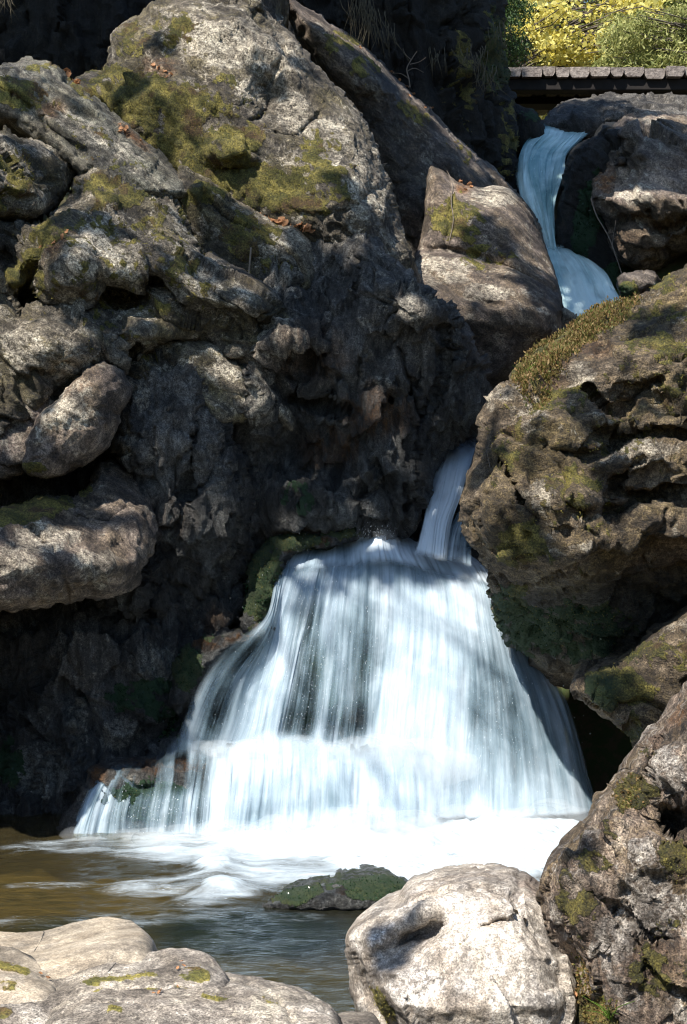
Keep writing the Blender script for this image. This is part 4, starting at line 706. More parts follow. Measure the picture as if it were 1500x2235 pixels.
M['sprig'] = leaf_mat('moss_sprigs_green_and_brown', (.10,.12,.025), (.30,.18,.08), .3, .6)
M['deadleaf'] = leaf_mat('dry_beech_leaf', (.30,.12,.05), (.48,.26,.13), .25, .6)
M['twig'] = simple('grey_twig_bark', (.20,.16,.13), (.12,.10,.08), .8, 30)
M['bark'] = simple('dark_bark', (.07,.055,.045), (.13,.11,.09), .9, 12)
def blades(name, parent, P, N, mat, size, lean=.6, kind='stuff', width=.35, quad=False):
    n = len(P); d = N + rng.normal(size=(n,3))*lean; d /= np.linalg.norm(d, axis=1)[:,None]
    s = np.cross(d, rng.normal(size=(n,3))); s /= np.linalg.norm(s, axis=1)[:,None]
    L = (size*rng.uniform(.5, 1.4, n))[:,None]; wd = L*width
    if quad:
        V = np.stack([P, P+d*L*.45+s*wd, P+d*L, P+d*L*.45-s*wd], 1); Fc = (np.arange(n)*4)[:,None]+np.arange(4)
    else:
        V = np.stack([P-s*wd*.5, P+s*wd*.5, P+d*L], 1); Fc = (np.arange(n)*3)[:,None]+np.arange(3)
    o = mesh_np(name, V.reshape(-1,3), [Fc], mat, (0,0,0), parent, smooth_=False)
    if kind: tag(o, kind=kind)
    return o
# short shoots over every mossy patch
for key, r in list(ROCKS.items()):
    m = r['moss']
    vis = (r['px'] > -20) & (r['px'] < 1520) & (r['py'] > -20) & (r['py'] < 2255)
    wgt = m*vis; tot = wgt.sum()
    if tot < 60: continue
    cnt = int(min(16000, tot*1.4)); idx = rng.choice(len(m), cnt, p=wgt/tot)
    gr = paint(r['px'], r['py'], [(660,1090,60,60,1),(400,1560,420,330,1),(700,1450,500,330,1),(20,1660,60,90,1),(750,1940,300,80,1),(1180,1400,220,110,.8),(1300,480,150,220,1),(1360,610,90,70,1),(1075,110,60,140,.7)])[idx]
    P = r['P'][idx]-r['loc'] + rng.normal(size=(cnt,3))*.005; isg = rng.random(cnt) < gr
    sz = (.0085 + .002*rng.random())*r['loc'][1]/11
    for sel, mt in ((~isg, M['moss']), (isg, M['gmoss'])):
        if sel.sum() > 40: blades('moss', r['o'], P[sel], r['N'][idx][sel], mt, sz*(1.3 if mt is M['gmoss'] else 1), .7, width=.6)
def near(key, x, y):
    r = ROCKS[key]; d = (r['px']-x)**2+(r['py']-y)**2; i = int(np.argmin(d)); return r['P'][i], r['N'][i], i
def find(lbl):
    for k, r in ROCKS.items():
        if r['o'].get('label') and lbl in r['o']['label']: return k
BROWN = find('great brown'); DOME = find('huge lichened'); RUG = find('rugged lichened'); FRONT = find('rough violet'); TOPP = find('smooth pink'); WHITE = find('pale granite boulder'); BROAD = find('broad pale'); MOSSB = find('mossy back edge'); STEP = find('wet mossy rock step'); RIDGE = find('long dark ridge'); CLIFF = find('tall dark cliff'); SHELF = find('pinkish sunlit shelf'); BEIGE = find('beige sloping'); SLAB = find('sloping grey green'); EGG = find('egg shaped'); LOWL = find('low brown topped'); WEDGE = find('mossy wedge')
# taller sprigs on the shoulder of the great boulder
r = ROCKS[BROWN]; ww = np.clip(paint(r['px'], r['py'], [(1200,775,75,48,1,-30),(1290,712,70,30,1,-32),(1160,830,40,50,.7),(1330,690,50,26,.8,-25),(1370,665,40,16,.6,-25)]), 0, 1)**1.5; ww *= (1+.8*np.clip(fbm(r['P'], 9, 3, 5), -1, 1))
idx = rng.choice(len(ww), 17000, p=ww/ww.sum()); P = r['P'][idx]-r['loc']+rng.normal(size=(17000,3))*.010
upN = r['N'][idx]*.4+np.array([0,-.1,.9]); blades('moss', r['o'], P, upN, M['sprig'], .019, .5, width=.24, quad=True)
r = ROCKS[FRONT]; ww = paint(r['px'], r['py'], [(1265,2140,40,60,1),(1250,2210,50,40,1),(1380,1740,30,50,.6),(1300,2200,60,40,.6)]); idx = rng.choice(len(ww), 1500, p=ww/ww.sum())
blades('moss', r['o'], r['P'][idx]-r['loc'], r['N'][idx]*.6+np.array([-.1,-.3,.5]), M['sprig'], .013, .6, width=.3, quad=True)
# wet plants hanging beside the falls
r = ROCKS[STEP]; ww = paint(r['px'], r['py'], [(575,1240,32,60,1,20),(560,1310,22,45,1),(640,1180,60,12,1),(750,1162,45,10,1),(425,1440,36,30,1),(400,1500,30,60,.6),(350,1580,40,40,.5)]); idx = rng.choice(len(ww), 5000, p=ww/ww.sum())
blades('moss', r['o'], r['P'][idx]-r['loc']+rng.normal(size=(5000,3))*.012, r['N'][idx]+np.array([-.2,-.4,.1]), M['gmoss'], .026, .8, width=.5, quad=True)

def tube(name, pts, r0, r1, mat, parent=None, sides=6, loc=None):
    p = spline(pts, False, 1e9) if False else np.array(pts, float)
    n = len(p); V = []
    tg = np.gradient(p, axis=0); tg /= np.linalg.norm(tg, axis=1)[:,None]+1e-9
    for i in range(n):
        a = np.cross(tg[i], [0.31,.9,.3]); a /= np.linalg.norm(a)+1e-9; b = np.cross(tg[i], a); rr = r0+(r1-r0)*i/(n-1)
        for k in range(sides):
            an = 2*math.pi*k/sides; V.append(p[i]+(a*math.cos(an)+b*math.sin(an))*rr)
    Fq = [(i*sides+k, i*sides+(k+1) % sides, (i+1)*sides+(k+1) % sides, (i+1)*sides+k) for i in range(n-1) for k in range(sides)]
    V = np.array(V); return V, np.array(Fq)
def tubes_mesh(name, specs, mat, loc=(0,0,0), parent=None):
    Vs, Fs, off = [], [], 0
    for s in specs:
        v, f = tube('', *s[:3], None, sides=s[3] if len(s) > 3 else 5); Vs.append(v); Fs.append(f+off); off += len(v)
    return mesh_np(name, np.concatenate(Vs)-np.array(loc), [np.concatenate(Fs)], mat, loc, parent)
# dry leaves: each its own curled blade
def leaf_mesh(k):
    n = 5; L = .05; V = []; Fq = []
    for i in range(n+1):
        t_ = i/n; wdt = .017*math.sin(math.pi*min(.98, t_*.9+.05))**.7; zz = .012*math.sin(math.pi*t_*(1+.3*k))*(1 if k % 2 else -.6)
        V += [(-wdt, t_*L-L/2, zz+.007+.004*math.sin(i*2+k)), (0, t_*L-L/2, zz), (wdt, t_*L-L/2, zz+.006+.004*math.cos(i*2.4+k))]
    for i in range(n): Fq += [(3*i, 3*i+1, 3*i+4, 3*i+3), (3*i+1, 3*i+2, 3*i+5, 3*i+4)]
    o = mesh_np('fallen_leaf', V, [Fq], M['deadleaf']); me = o.data; bpy.data.objects.remove(o); return me
LM = [leaf_mesh(k) for k in range(4)]
def leaves(key, path, cnt, spread, size, label, group):
    pth = resample([(*p, 0, 0) for p in path], 60) if len(path) > 1 else np.array([(*path[0], 0, 0)]*2)
    for _ in range(cnt):
        q = pth[rng.integers(len(pth))]; P, N, i = near(key, q[0]+rng.normal()*spread, q[1]+rng.normal()*spread*.5)
        o = bpy.data.objects.new('fallen_leaf', LM[rng.integers(4)]); C.objects.link(o)
        nn = Vector((N*.5+np.array([0,-.25,.6])+rng.normal(size=3)*.35).tolist()).normalized(); o.rotation_mode = 'QUATERNION'
        o.rotation_quaternion = nn.to_track_quat('Z', 'Y') @ Vector((0,0,1)).rotation_difference(Vector((0,0,1))) @ Matrix.Rotation(rng.uniform(0, 6.28), 3, 'Z').to_quaternion()
        o.location = (P+N*.010).tolist(); s = size*rng.uniform(.7, 1.2); o.scale = (s, s, s)
        tag(o, label, 'leaf', group)
leaves(DOME, [(545,462),(600,478),(650,490),(690,498)], 30, 5, 1.15, 'dry orange leaf in the row along the foot of the mossy dome', 'dry leaves along the foot of the dome')
leaves(SLAB, [(130,150),(165,148),(215,142)], 9, 7, 1.0, 'dry rust coloured leaf in the hollow between slab and dome', 'dry leaves in the upper left hollow')
leaves(DOME, [(340,150),(370,170)], 6, 10, .8, 'dry brown leaf caught in moss high on the dome', 'dry leaves in the moss of the dome')
leaves(TOPP, [(995,392),(1030,415)], 6, 4, .9, 'dry orange leaf on top of the smooth pink boulder', 'dry leaves on the pink boulder')
leaves(RUG, [(110,540),(150,520),(190,500)], 4, 10, .6, 'dry brown leaf beside the pale rib of the rugged boulder', 'dry leaves by the pale rib')
leaves(SLAB, [(250,270),(330,330)], 7, 10, .7, 'dry tan leaf lying on the sloping grey green slab', 'dry leaves on the sloping slab')
leaves(RIDGE, [(760,90),(850,150),(1000,310)], 8, 8, .9, 'dry brown leaf lodged on the crest of the dark ridge', 'dry leaves on the ridge')
leaves(BROAD, [(340,2165),(380,2160),(330,2180)], 6, 12, .28, 'small orange leaf fragment on the broad pale slab', 'leaf fragments on the pale slab')
leaves(MOSSB, [(360,2112),(405,2118)], 3, 8, .3, 'small orange leaf fragment on the mossy edged slab', 'leaf fragments on the mossy slab')
leaves(BEIGE, [(95,2130),(120,2120)], 4, 6, .3, 'small orange leaf fragment in moss on the beige stone', 'leaf fragments on the beige stone')
leaves(FRONT, [(1250,2160),(1262,2175)], 3, 6, .4, 'small red brown leaf in the cleft beside the granite boulder', 'leaves in the cleft')
# twigs
def twig(label, key, pts, r0, r1, branches=(), off=.02, Y=None):
    def PT(x, y, dy=0):
        if Y is not None: return W(x, y, Y+dy)
        P, N, i = near(key, x, y); d = W(x, y, P[1]-off); return d
    specs = [([PT(x, y) for x, y in resample([(*p, 0, 0) for p in pts], 16)[:,:2]], r0, r1)]
    for b in branches: specs.append(([PT(x, y) for x, y in resample([(*p, 0, 0) for p in b], 7)[:,:2]], r1*1.1, r1*.5))
    tag(tubes_mesh('twig', specs, M['twig'], specs[0][0][0]), label, 'twig')
twig('long bare curved twig leaning beside the upper stream', SHELF, [(1290,432),(1302,470),(1328,515),(1345,560),(1360,605),(1372,640)], .006, .003, [[(1336,540),(1340,510),(1345,480)]], Y=12.1)
twig('thin upright dead stem standing on the smooth pink boulder', TOPP, [(975,372),(988,400),(985,440),(990,480),(980,530)], .005, .003)
twig('short broken twig upright in the mossy nook below the dome', DOME, [(548,540),(546,565),(543,598)], .006, .005, Y=9.3)
twig('pale straw stem lying on the left of the brown boulder', BROWN, [(1062,982),(1066,1000),(1070,1020)], .0025, .002)
twig('small dead branching twig on the crest of the dark ridge', RIDGE, [(895,190),(893,172),(888,150),(898,130),(910,112)], .006, .003, [[(893,172),(875,160),(856,160)],[(890,155),(905,148),(925,158)],[(898,130),(885,118),(880,105)],[(895,140),(915,135),(930,125)]], Y=12.2)
# hanging dead grass on the cliff
gs = []
for (gx_, gy_, Yc, num, ln) in [(795,-10,12.6,34,90),(815,20,12.6,26,70),(845,60,12.7,14,60),(20,-15,12.5,14,50),(1035,110,12.7,26,50),(1060,150,12.7,22,50),(960,110,12.9,12,60),(1090,60,13.0,16,50)]:
    for k in range(num):
        x = gx_+rng.normal()*16; y = gy_+rng.normal()*10; l = ln*rng.uniform(.5,1.2); cvx = rng.normal()*12
        gs.append(([W(x,y,Yc), W(x+cvx*.3,y+l*.35,Yc-.05), W(x+cvx,y+l*.7,Yc-.04), W(x+cvx*1.5,y+l,Yc)], .0035, .0012, 3))
M['deadgrass'] = simple('dead_grass', (.11,.095,.06), (.06,.05,.035), .8, 40)
tag(tubes_mesh('hanging_grass', gs, M['deadgrass'], gs[0][0][0]), kind='stuff')
# small grass blades
for key, x, y, cnt in [(BROWN, 1150, 835, 5), (FRONT, 1335, 2225, 9)]:
    P, N, i = near(key, x, y); sp = []
    for k in range(cnt):
        a = rng.normal(size=3)*np.array([.05,.03,.02]); L = rng.uniform(.05,.10); sp.append(([P, P+np.array([0,-.02,L*.6])+a*.5, P+np.array([0,-.05,L])+a*1.3], .003, .0006, 3))
    tag(tubes_mesh('grass_tuft', sp, leaf_mat('fresh_grass', (.10,.22,.03), (.22,.36,.06)), P), 'small tuft of fresh green grass '+('among the sprigs on the brown boulder' if key == BROWN else 'at the foot of the violet brown boulder'), 'grass tuft')

# ================================================================ footbridge
t = NT('weathered_wood'); co = t.coord(); n = t.noise(t.vmul(co, (3, .6, 3)), 9, 6, .65); oi = t.new('ShaderNodeObjectInfo')
col = t.mix(t.ss(n, .3, .7), (.17,.145,.13), (.36,.315,.28)); col = t.mix(t.ss(t.noise(co, 14, 5, .7), .55, .7), col, (.08,.06,.05)); col = t.mix(.5, col, t.mix(oi.outputs['Random'], (.55,.5,.5), (1.25,1.2,1.15)), 'MULTIPLY')
p = t.new('ShaderNodeBsdfPrincipled'); t.l.new(col, p.inputs[0]); p.inputs['Roughness'].default_value = .85; b = t.new('ShaderNodeBump'); b.inputs['Distance'].default_value = .02; t.l.new(n, b.inputs['Height']); t.l.new(b.outputs[0], p.inputs['Normal']); t.l.new(p.outputs[0], t.out.inputs[0]); M['wood'] = t.m
M['beam'] = simple('dark_beam', (.012,.010,.010), (.022,.018,.016), .85, 8)
YB = 15.5; bl = W(1150, 168, YB); br = tag(empty('footbridge', bl), 'wooden footbridge of thick planks crossing above the stream', 'bridge')
x = W(985, 150, YB)[0]; xe = W(1640, 150, YB)[0]; ztop = W(1300, 147, YB)[2]; zb = W(1300, 167, YB)[2]
while x < xe:
    wdt = rng.uniform(.125, .205); h = (ztop-zb)*rng.uniform(.9, 1.15); ch = rng.uniform(.006, .035); ch2 = rng.uniform(.006, .04); l = 1.7+rng.normal()*.03; y0 = YB+rng.normal()*.018
    zt = ztop+rng.normal()*.007; pr_ = [(0,0),(wdt,0),(wdt,-h*.55),(wdt-ch*.5,-h*.85),(wdt-ch,-h),(ch2,-h),(ch2*.4,-h*.82),(0,-h*.5)]
    V = [(px2, 0, pz) for px2, pz in pr_]+[(px2, l, pz) for px2, pz in pr_]; k = len(pr_)
    me = bpy.data.meshes.new('plank'); me.from_pydata(V, [], [list(range(k))[::-1] if False else list(range(k)), list(range(2*k-1, k-1, -1))]+[(i, i+k, (i+1) % k+k, (i+1) % k) for i in range(k)]); me.update(); me.materials.append(M['wood'])
    o = bpy.data.objects.new('plank', me); C.objects.link(o); o.parent = br; o.location = (x-bl[0], y0-bl[1], zt-bl[2]); o.rotation_euler = (0, rng.normal()*.012, rng.normal()*.006)
    x += wdt+rng.uniform(.002, .010)
def box(name, lo, hi, mat, parent, org):
    lo = np.array(lo)-org; hi = np.array(hi)-org; V = [(a, b_, c) for a in (lo[0],hi[0]) for b_ in (lo[1],hi[1]) for c in (lo[2],hi[2])]
    me = bpy.data.meshes.new(name); me.from_pydata(V, [], [(0,1,3,2),(4,6,7,5),(0,4,5,1),(2,3,7,6),(0,2,6,4),(1,5,7,3)]); me.update(); me.materials.append(mat)
    o = bpy.data.objects.new(name, me); C.objects.link(o); o.parent = parent
    bv = o.modifiers.new('bevel', 'BEVEL'); bv.width = .012; bv.segments = 2
    return o
zb2 = zb-.006
box('beam', (W(985,170,YB)[0], YB+.06, W(1300,193,YB)[2]), (xe, YB+.26, zb2), M['beam'], br, bl)
box('beam', (W(985,170,YB)[0], YB+.85, W(1300,226,YB+.85)[2]), (xe, YB+1.15, zb2), M['beam'], br, bl)

# ================================================================ trees
def crown(name, parent, org, centers, radii, count, size, mat, flat=.5, droop=0.0, wid=.42):
    cs = np.array(centers); rs = np.array(radii); pr = rs**2/np.sum(rs**2); k = rng.choice(len(cs), count, p=pr)
    d = rng.normal(size=(count,3)); d /= np.linalg.norm(d, axis=1)[:,None]; rad = rng.random(count)**.45
    P = cs[k]+d*(rs[k]*rad)[:,None]*np.array([1,1,flat]); P[:,2] -= droop*(np.hypot(*(P-cs[k])[:,:2].T))**2/rs[k]
    N = rng.normal(size=(count,3))*.6+np.array([0,-.3,.7])
    D = rng.normal(size=(count,3)); D[:,2] -= .4; D /= np.linalg.norm(D, axis=1)[:,None]; S = np.cross(N, D); S /= np.linalg.norm(S, axis=1)[:,None]
    L = (size*rng.uniform(.6, 1.3, count))[:,None]
    V = np.stack([P, P+D*L*.5+S*L*wid, P+D*L, P+D*L*.5-S*L*wid], 1).reshape(-1,3)-org
    return tag(mesh_np(name, V, [(np.arange(count)*4)[:,None]+np.arange(4)], mat, (0,0,0), parent, smooth_=False), kind='stuff')
def tree(label, base, top, centers, radii, count, size, mat, r0=.16, group=None, flat=.5, droop=0, wid=.42, cat='tree', name='tree'):
    base = np.array(base, float); top = np.array(top, float); tr_ = tag(empty(name, base), label, cat, group)
    mid = (base+top)/2+rng.normal(size=3)*np.array([.2,.2,0]); trunk = [base, base*.7+mid*.3, mid, mid*.45+top*.55, top]
    specs = [(trunk, r0, r0*.25, 9)]
    for c_, rr in zip(centers, radii):
        c_ = np.array(c_); f = np.clip((c_[2]-.8*rr-base[2])/(top[2]-base[2]+1e-6), .15, .95); a = base+(top-base)*f
        m_ = a*.5+c_*.5+np.array([0,0,.15*rr]); specs.append(([a, m_, c_], r0*.28, r0*.06, 5))
        for _ in range(3): e = c_+rng.normal(size=3)*rr*.5; specs.append(([m_, m_*.4+e*.6+rng.normal(size=3)*.05, e], r0*.1, r0*.03, 4))
    tubes_mesh('trunk', [(s[0], s[1], s[2], s[3]) for s in specs], M['bark'], (0,0,0), tr_).data.transform(Matrix.Translation(Vector((-base).tolist())))
    crown('crown', tr_, base, centers, radii, count, size, mat, flat, droop, wid); return tr_
M['yel'] = leaf_mat('yellow_autumn_leaves', (.60,.50,.08), (.82,.76,.30), .45); M['ygr'] = leaf_mat('yellow_green_leaves', (.10,.13,.03), (.36,.36,.09), .4)
M['hem'] = leaf_mat('olive_conifer_sprays', (.16,.19,.05), (.46,.45,.17), .4); M['drk'] = leaf_mat('dark_green_leaves', (.02,.045,.015), (.07,.12,.03), .3); M['can'] = leaf_mat('shade_canopy_leaves', (.04,.09,.02), (.10,.18,.04), .25)
tz = lambda x, y: float(terrain_z(np.array([x]), np.array([y]))[0])-.1
def pc(l): return [W(a, b_, Y).tolist() for a, b_, Y in l]
yc = [(1120+rng.uniform(0,330), rng.uniform(-20,140), 19.4+rng.uniform(-.5,.7)) for _ in range(16)]+[(1180,40,19.5),(1250,90,19.2),(1330,30,19.8),(1200,120,19.4),(1330,110,19.2),(1150,-30,20),(1400,-20,20.2),(1280,-60,20),(1140,10,20.5),(1260,130,19.3),(1220,20,19),(1350,70,19.1),(1170,230,20),(1240,210,20.3)]
tree('yellow leaved autumn tree behind the left end of the footbridge', (1.9,20.6,tz(1.9,20.6)), (1.95,20.2,9.8), pc(yc), [.2+.14*rng.random() for _ in range(16)]+[.45,.4,.45,.32,.32,.55,.5,.6,.3,.28,.36,.3,.4,.4], 5600, .062, M['yel'], .12, flat=.45, wid=.48)
yg = [(1400,20,22),(1470,60,22),(1440,-40,22.5),(1300,60,23),(1200,60,23.5),(1380,120,22.5),(1120,60,23.5),(1180,200,23.5),(1500,120,23),(1550,0,23)]
tree('yellow green broadleaf tree behind the autumn tree', (7.0,24,tz(7,24)), (5.6,23.4,12), pc(yg), [.9,.9,1.1,.9,.9,.8,.8,.9,.9,1.0], 16000, .075, M['ygr'], .16, flat=.6)
hm = [(1330+rng.uniform(0,230), rng.uniform(20,150), 18.5+rng.uniform(-.5,.8)) for _ in range(26)]+[(1370,95,18.5),(1430,70,18.3),(1480,110,18.6),(1410,130,18.2),(1340,135,18.4),(1470,40,18.8),(1530,80,18.5),(1400,55,18.9),(1500,140,18.3),(1360,60,18.8),(1550,20,19)]
tree('olive green hemlock with drooping sprays at the upper right', (6.3,19.2,tz(6.3,19.2)), (5.4,18.8,9.6), pc(hm), [.16+.13*rng.random() for _ in range(26)]+[.42,.42,.45,.38,.34,.45,.5,.4,.4,.36,.5], 15000, .075, M['hem'], .13, flat=.38, droop=.5, wid=.14)
tree('dark evergreen beside the cliff at the left end of the bridge', (1.4,17.6,tz(1.4,17.6)), (1.5,17.4,9.5), pc([(1085,60,17),(1110,110,17.2),(1060,0,17.2),(1115,20,17.5),(1100,150,17.3),(1130,100,17.6)]), [.32,.26,.45,.3,.22,.2], 7000, .05, M['drk'], .1, flat=.7, wid=.2)
for i, (x, y, h) in enumerate([(3,30,12),(7,29,13),(11,31,13),(0,33,13),(5,36,15),(9.5,37,15),(14,38,15),(2,41,17),(8,43,17),(13,45,18)]):
    z0 = tz(x, y); cs = [(x+rng.normal()*1.4, y+rng.normal()*1.0, z0+h*f) for f in (.18,.28,.4,.5,.62,.75,.85,.95)]
    tree('green forest tree standing in the woods beyond the footbridge', (x,y,z0), (x,y,z0+h), cs, [2.0,2.1,2.1,2.0,1.9,1.7,1.4,1.0], 7000, .16, M['drk'] if i % 3 else M['ygr'], .2, group='forest trees beyond the footbridge', flat=.75)
# unseen added trees on the left bank; leaf clumps aimed to shade chosen spots
LIT = [(560,1280,9.9,.14),(550,1330,9.9,.12),(640,1180,10,.12),(430,1430,9.5,.12),(500,1400,9.5,.12),(580,1370,9.5,.10),(450,250,10.9,.35),(650,250,10.8,.35),(750,350,10.8,.4),(450,100,11,.4),(600,60,11,.4),(330,140,11,.3),(560,400,10.7,.35),(700,430,10.6,.3),(300,260,11,.3),(840,450,10.8,.15),(540,180,11,.3),
 (1040,430,11.4,.25),(1000,580,11.2,.25),(1100,640,11.1,.18),(1150,520,11.4,.2),(960,440,11.4,.15),(800,110,12.7,.12),(900,200,12.7,.12),(1000,300,12.7,.12),(1100,390,12.7,.12),(690,30,12.7,.15),
 (180,520,9.4,.2),(280,470,9.5,.2),(380,420,9.6,.15),(130,740,9.4,.22),(60,800,9.4,.22),(150,890,8.8,.2),(200,840,8.9,.2),(80,1180,8.7,.14),(200,1200,8.7,.12),(240,1060,8.8,.12),(30,380,9.6,.2),(90,330,9.6,.15),(250,270,10.1,.25),(120,200,10.1,.2),(350,350,9.9,.15),
 (380,765,9.7,.12),(300,810,9.3,.08),(570,790,9.8,.13),(640,750,9.8,.13),(560,865,9.8,.13),(890,665,10.1,.13),(870,690,10,.08),(420,620,9.4,.2),(540,620,9.6,.12),(600,520,10.1,.12),(280,970,9.4,.08),
 (420,1550,9.4,.22),(520,1450,9.5,.25),(600,1280,9.8,.12),(650,1450,9.6,.28),(750,1330,9.7,.12),(830,1200,10,.10),(850,1450,9.5,.28),(850,1620,9.3,.28),(1000,1300,9.8,.12),(1000,1480,9.5,.3),(1000,1650,9.2,.3),(1150,1480,9.5,.28),(1180,1650,9.2,.28),(1270,1730,9.2,.2),(500,1640,9.2,.28),(680,1640,9.2,.28),(300,1700,9,.25),(500,1760,8.8,.25),(700,1760,8.8,.25),(200,1760,8.9,.1),(950,1180,10.2,.12),(980,1060,10.4,.12),
 (150,1850,8.4,.2),(400,1870,8.2,.35),(650,1860,8.3,.35),(900,1840,8.4,.35),(1100,1850,8.3,.35),(100,1950,7.6,.2),(350,1980,7.4,.3),(700,1930,7.6,.25),(650,2080,6.7,.3),(150,2080,6.8,.3),
 (1150,900,8.3,.25),(1080,1080,8.3,.25),(1300,750,8.5,.22),(1430,800,8.4,.25),(1230,1000,8.2,.3),(1440,980,8.2,.25),(1230,1100,8.2,.12),(1400,1120,8.2,.12),(1180,820,8.5,.2),(1450,650,8.8,.2),(1350,880,8.3,.2),(1450,1430,8,.2),(1360,700,8.8,.15),
 (1250,1950,5.4,.3),(1400,1900,5.3,.4),(1450,1700,5.4,.35),(1400,2120,5.2,.4),(1300,2180,5.2,.3),(1050,2000,5.7,.2),(870,1990,5.8,.1),(900,2190,5.6,.15),(1130,2080,5.5,.4),(250,2060,5.4,.4),(100,2140,5.1,.4),(400,2170,4.9,.4),(620,2190,4.8,.3),
 (1360,430,12.2,.2),(1450,430,12.2,.2),(1400,270,12.5,.08),(1430,212,14.3,.12),(1200,155,15.5,.15),(1320,155,15.5,.15),(1450,155,15.5,.15),(1250,80,19.3,1.0),(1350,80,19,1.0),(1450,80,19,1.2)]
_allx = np.concatenate([r['px'] for r in ROCKS.values()]); _ally = np.concatenate([r['py'] for r in ROCKS.values()]); _allY = np.concatenate([r['P'][:,1] for r in ROCKS.values()])
def seat(x, y, Y):                                  # the real surface at that spot
    m = (np.abs(_allx-x) < 7) & (np.abs(_ally-y) < 7)
    if m.sum() < 3: return Y
    q = _allY[m].min(); return q if abs(q-Y) < 1.3 else Y
LITC = np.array([W(a, b_, min(Y, seat(a, b_, Y)) if 1155 < b_ < 1900 and 180 < a < 1300 else seat(a, b_, Y)) for a, b_, Y, _ in LIT]); LITR = np.array([l[3] for l in LIT])
def keep_lit(P, fr=1.0):
    k = np.ones(len(P), bool)
    for c_, r_ in zip(LITC, LITR):
        dv = P-c_; s = dv@SUN; pd = np.linalg.norm(dv-s[:,None]*SUN, axis=1); k &= ~((pd < r_*fr) & (s > .5))
    return k
def shade(specs, label, base, top, seed_d, fr=1.0):
    cs, rs = [], []
    cv = []
    for sp_ in specs:
        x, y, Y, r_ = sp_[:4]; Y = seat(x, y, Y); cv.append(sp_[4] if len(sp_) > 4 else 1.0)
        s = seed_d+rng.uniform(-.8, .8); cs.append(W(x, y, Y)+SUN*s); rs.append(r_)
    cv = np.array(cv)
    cs = np.array(cs); rs = np.array(rs); base = np.array(base, float); top = np.array(top, float)
    tr_ = tag(empty('tree', base), label, 'tree')
    specs2 = [([base, base*.6+top*.4+np.array([.2,0,0]), top], .22, .05, 9)]
    for c_, rr in zip(cs, rs):
        f = rng.uniform(.6, .98); a = base+(top-base)*f; specs2.append(([a, a*.5+c_*.5+np.array([0,0,.9]), c_], .012, .004, 4))
    tubes_mesh('trunk', specs2, M['bark'], (0,0,0), tr_).data.transform(Matrix.Translation(Vector((-base).tolist())))
    n = np.maximum(30, (SHADE_COV*cv*math.pi*rs**2/.0045)).astype(int); k = np.repeat(np.arange(len(rs)), n); m_ = len(k)
    d = rng.normal(size=(m_,3)); d /= np.linalg.norm(d, axis=1)[:,None]; P = cs[k]+d*(rs[k]*rng.random(m_)**.42)[:,None]
    D = rng.normal(size=(m_,3)); D /= np.linalg.norm(D, axis=1)[:,None]; S = np.cross(D, rng.normal(size=(m_,3))); S /= np.linalg.norm(S, axis=1)[:,None]; L = .105*rng.uniform(.7, 1.3, m_)[:,None]
    kp = keep_lit(P+D*L*.5, fr); P, D, S, L = P[kp], D[kp], S[kp], L[kp]; m_ = len(P)
    V = np.stack([P, P+D*L*.5+S*L*.42, P+D*L, P+D*L*.5-S*L*.42], 1).reshape(-1,3)-base
    tag(mesh_np('crown', V, [(np.arange(m_)*4)[:,None]+np.arange(4)], M['can'], (0,0,0), tr_, smooth_=False), kind='stuff')
SHADE_COV = 5.0
shade([(80,20,14,1.1),(260,30,14,.8),(180,90,14,.6),(860,60,13.2,.6),(950,120,13.2,.6),(1010,20,13.2,.6),(1060,200,13.2,.5),(980,260,13.2,.45),(1090,330,13.2,.4),(1110,420,13.2,.35),(1040,280,13.2,.35),(780,-20,13.4,.6),(880,330,12.6,.4),(850,420,12.6,.4),(960,350,12.5,.3),(1150,100,13.9,.4),(820,260,12.6,.3),(1070,500,12.6,.2),(730,-40,13.6,.6),(1090,60,13.3,.5)],
      'leafy tree leaning over the gorge above the tall dark cliff', (-9.5,15.5,4.5), (-7,13,15), 7.0)
shade([(1180,380,13.5,.5,.8),(1200,480,13.2,.4,.8),(1240,590,12.6,.5,1),(1300,650,12.3,.5,1.4),(1260,690,12.1,.4,1.4),(1340,690,12.1,.35,1.4),(870,2075,5.7,.06,2),(905,2052,5.7,.07,2),(935,2030,5.7,.06,2),(850,2090,5.7,.05,2),(1290,450,13,.45),(1390,330,12.4,.5),(1470,330,12.3,.5),(1280,240,14.4,.5),(1400,235,14.4,.3),(1230,300,14,.45),(1480,500,12.4,.25),(1340,560,12.6,.35),(1420,560,12.3,.35),(1160,300,14,.45),(1260,360,13.3,.4),(1120,190,15.5,.1)],  # small near clumps added to darken the hollow of the granite boulder
      'unseen leafy tree added to shade the upper stream and granite hollow', (-9.5,12.0,4.0), (-6.5,11,15), 8.0)
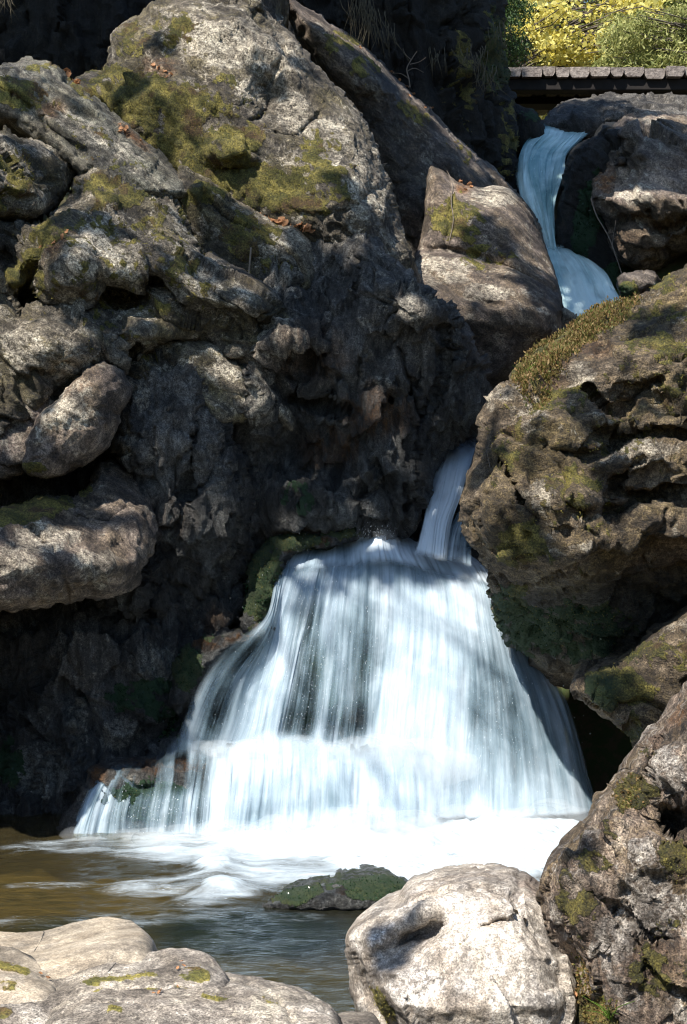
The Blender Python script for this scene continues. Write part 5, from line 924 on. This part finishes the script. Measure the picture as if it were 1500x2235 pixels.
shade([(760,900,9.9,.3),(860,880,9.9,.3),(760,1010,9.9,.3),(900,980,9.9,.25),(680,1100,9.9,.25),(800,1110,9.9,.25),(640,1000,9.9,.3),(850,960,9.9,.3),(690,600,10.2,.35),(760,640,10.1,.35),(820,580,10.3,.3),(760,720,10.0,.35),(700,700,10.0,.25),(830,760,10.0,.4),(700,900,10.1,.5),(800,950,10.1,.5),(900,800,10.1,.4),(950,900,10.2,.45),(850,1060,10.2,.4),(700,1050,10.1,.45),(620,960,10.1,.4),(980,800,10.4,.4),(1050,760,10.9,.35),(1130,740,11.0,.25),(620,680,10,.25),(500,520,10,.2),
       (400,900,9.6,.4,.5),(470,1000,9.7,.45,.5),(390,1080,9.6,.45,.4),(440,1200,9.7,.4,.6),(330,1200,9.6,.35,.5),(370,1330,9.6,.35,.6),(560,1150,9.8,.35),(260,650,9.3,.25),(300,690,9.3,.2),(500,900,9.8,.3),(500,1300,9.8,.35),(420,1420,9.4,.3)],
      'unseen leafy tree added to shade the middle rock wall', (-10.5,9.0,3.5), (-7.5,9,14.5), 8.5)
shade([(60,1500,8.95,.4),(120,1560,8.9,.4),(30,1650,8.85,.4),(110,1640,8.85,.35),(60,1760,8.8,.3),(20,1380,8.95,.3),(60,1440,9.0,.45),(180,1430,8.9,.45),(280,1480,9.1,.4),(60,1580,8.9,.5),(200,1600,8.9,.45),(60,1720,8.8,.4),(330,1540,9.2,.3),(140,1700,8.9,.4),(1250,1320,8.6,.4),(1370,1330,8.6,.4),(1160,1290,8.6,.3),(1300,1420,8.6,.4),(1450,1290,8.5,.35),(1130,1360,8.8,.2),(1200,1420,8.8,.25),(1320,1270,8.5,.3),(1220,1250,8.5,.2),(1420,700,8.8,.15),(1330,1060,8.2,.12),(1320,1590,8.6,.3),(1370,1510,8.1,.2)],
      'unseen leafy tree added on the near left bank to shade the lower rocks', (-11,6.0,2.6), (-8.5,6.5,13), 8.5)

shade([(480,480,10,.24),(530,560,10,.2),(270,640,9.5,.2),(200,620,9.5,.12),(60,660,9.5,.16),(140,430,9.7,.14),(40,190,10,.16),(290,195,11,.2),(600,215,10.8,.12),(740,140,11,.14),(820,510,10.8,.25),(700,560,10.5,.2),(440,700,9.6,.14),(510,660,9.6,.12),(110,880,9.2,.08),(235,905,8.9,.10),(160,1250,8.7,.10),(420,250,11,.1),(650,130,11,.1),(350,90,11,.1),
       (1420,690,8.7,.2),(1330,1050,8.4,.14),(1180,960,8.3,.1),(1440,870,8.4,.13),(1290,900,8.4,.14),(1120,1120,8.4,.1),(1110,520,11.4,.12),(1040,520,11.4,.08),(1150,610,11.2,.08),(1380,2010,5.3,.07),(1280,1860,5.4,.05),(60,320,9.6,.08),(350,300,10,.1),(130,210,10.1,.1)],
      'unseen slender leafy tree added to dapple the rocks on both sides of the gorge', (-11,10.5,3.8), (-8.5,10,15.5), 8.0, .45)
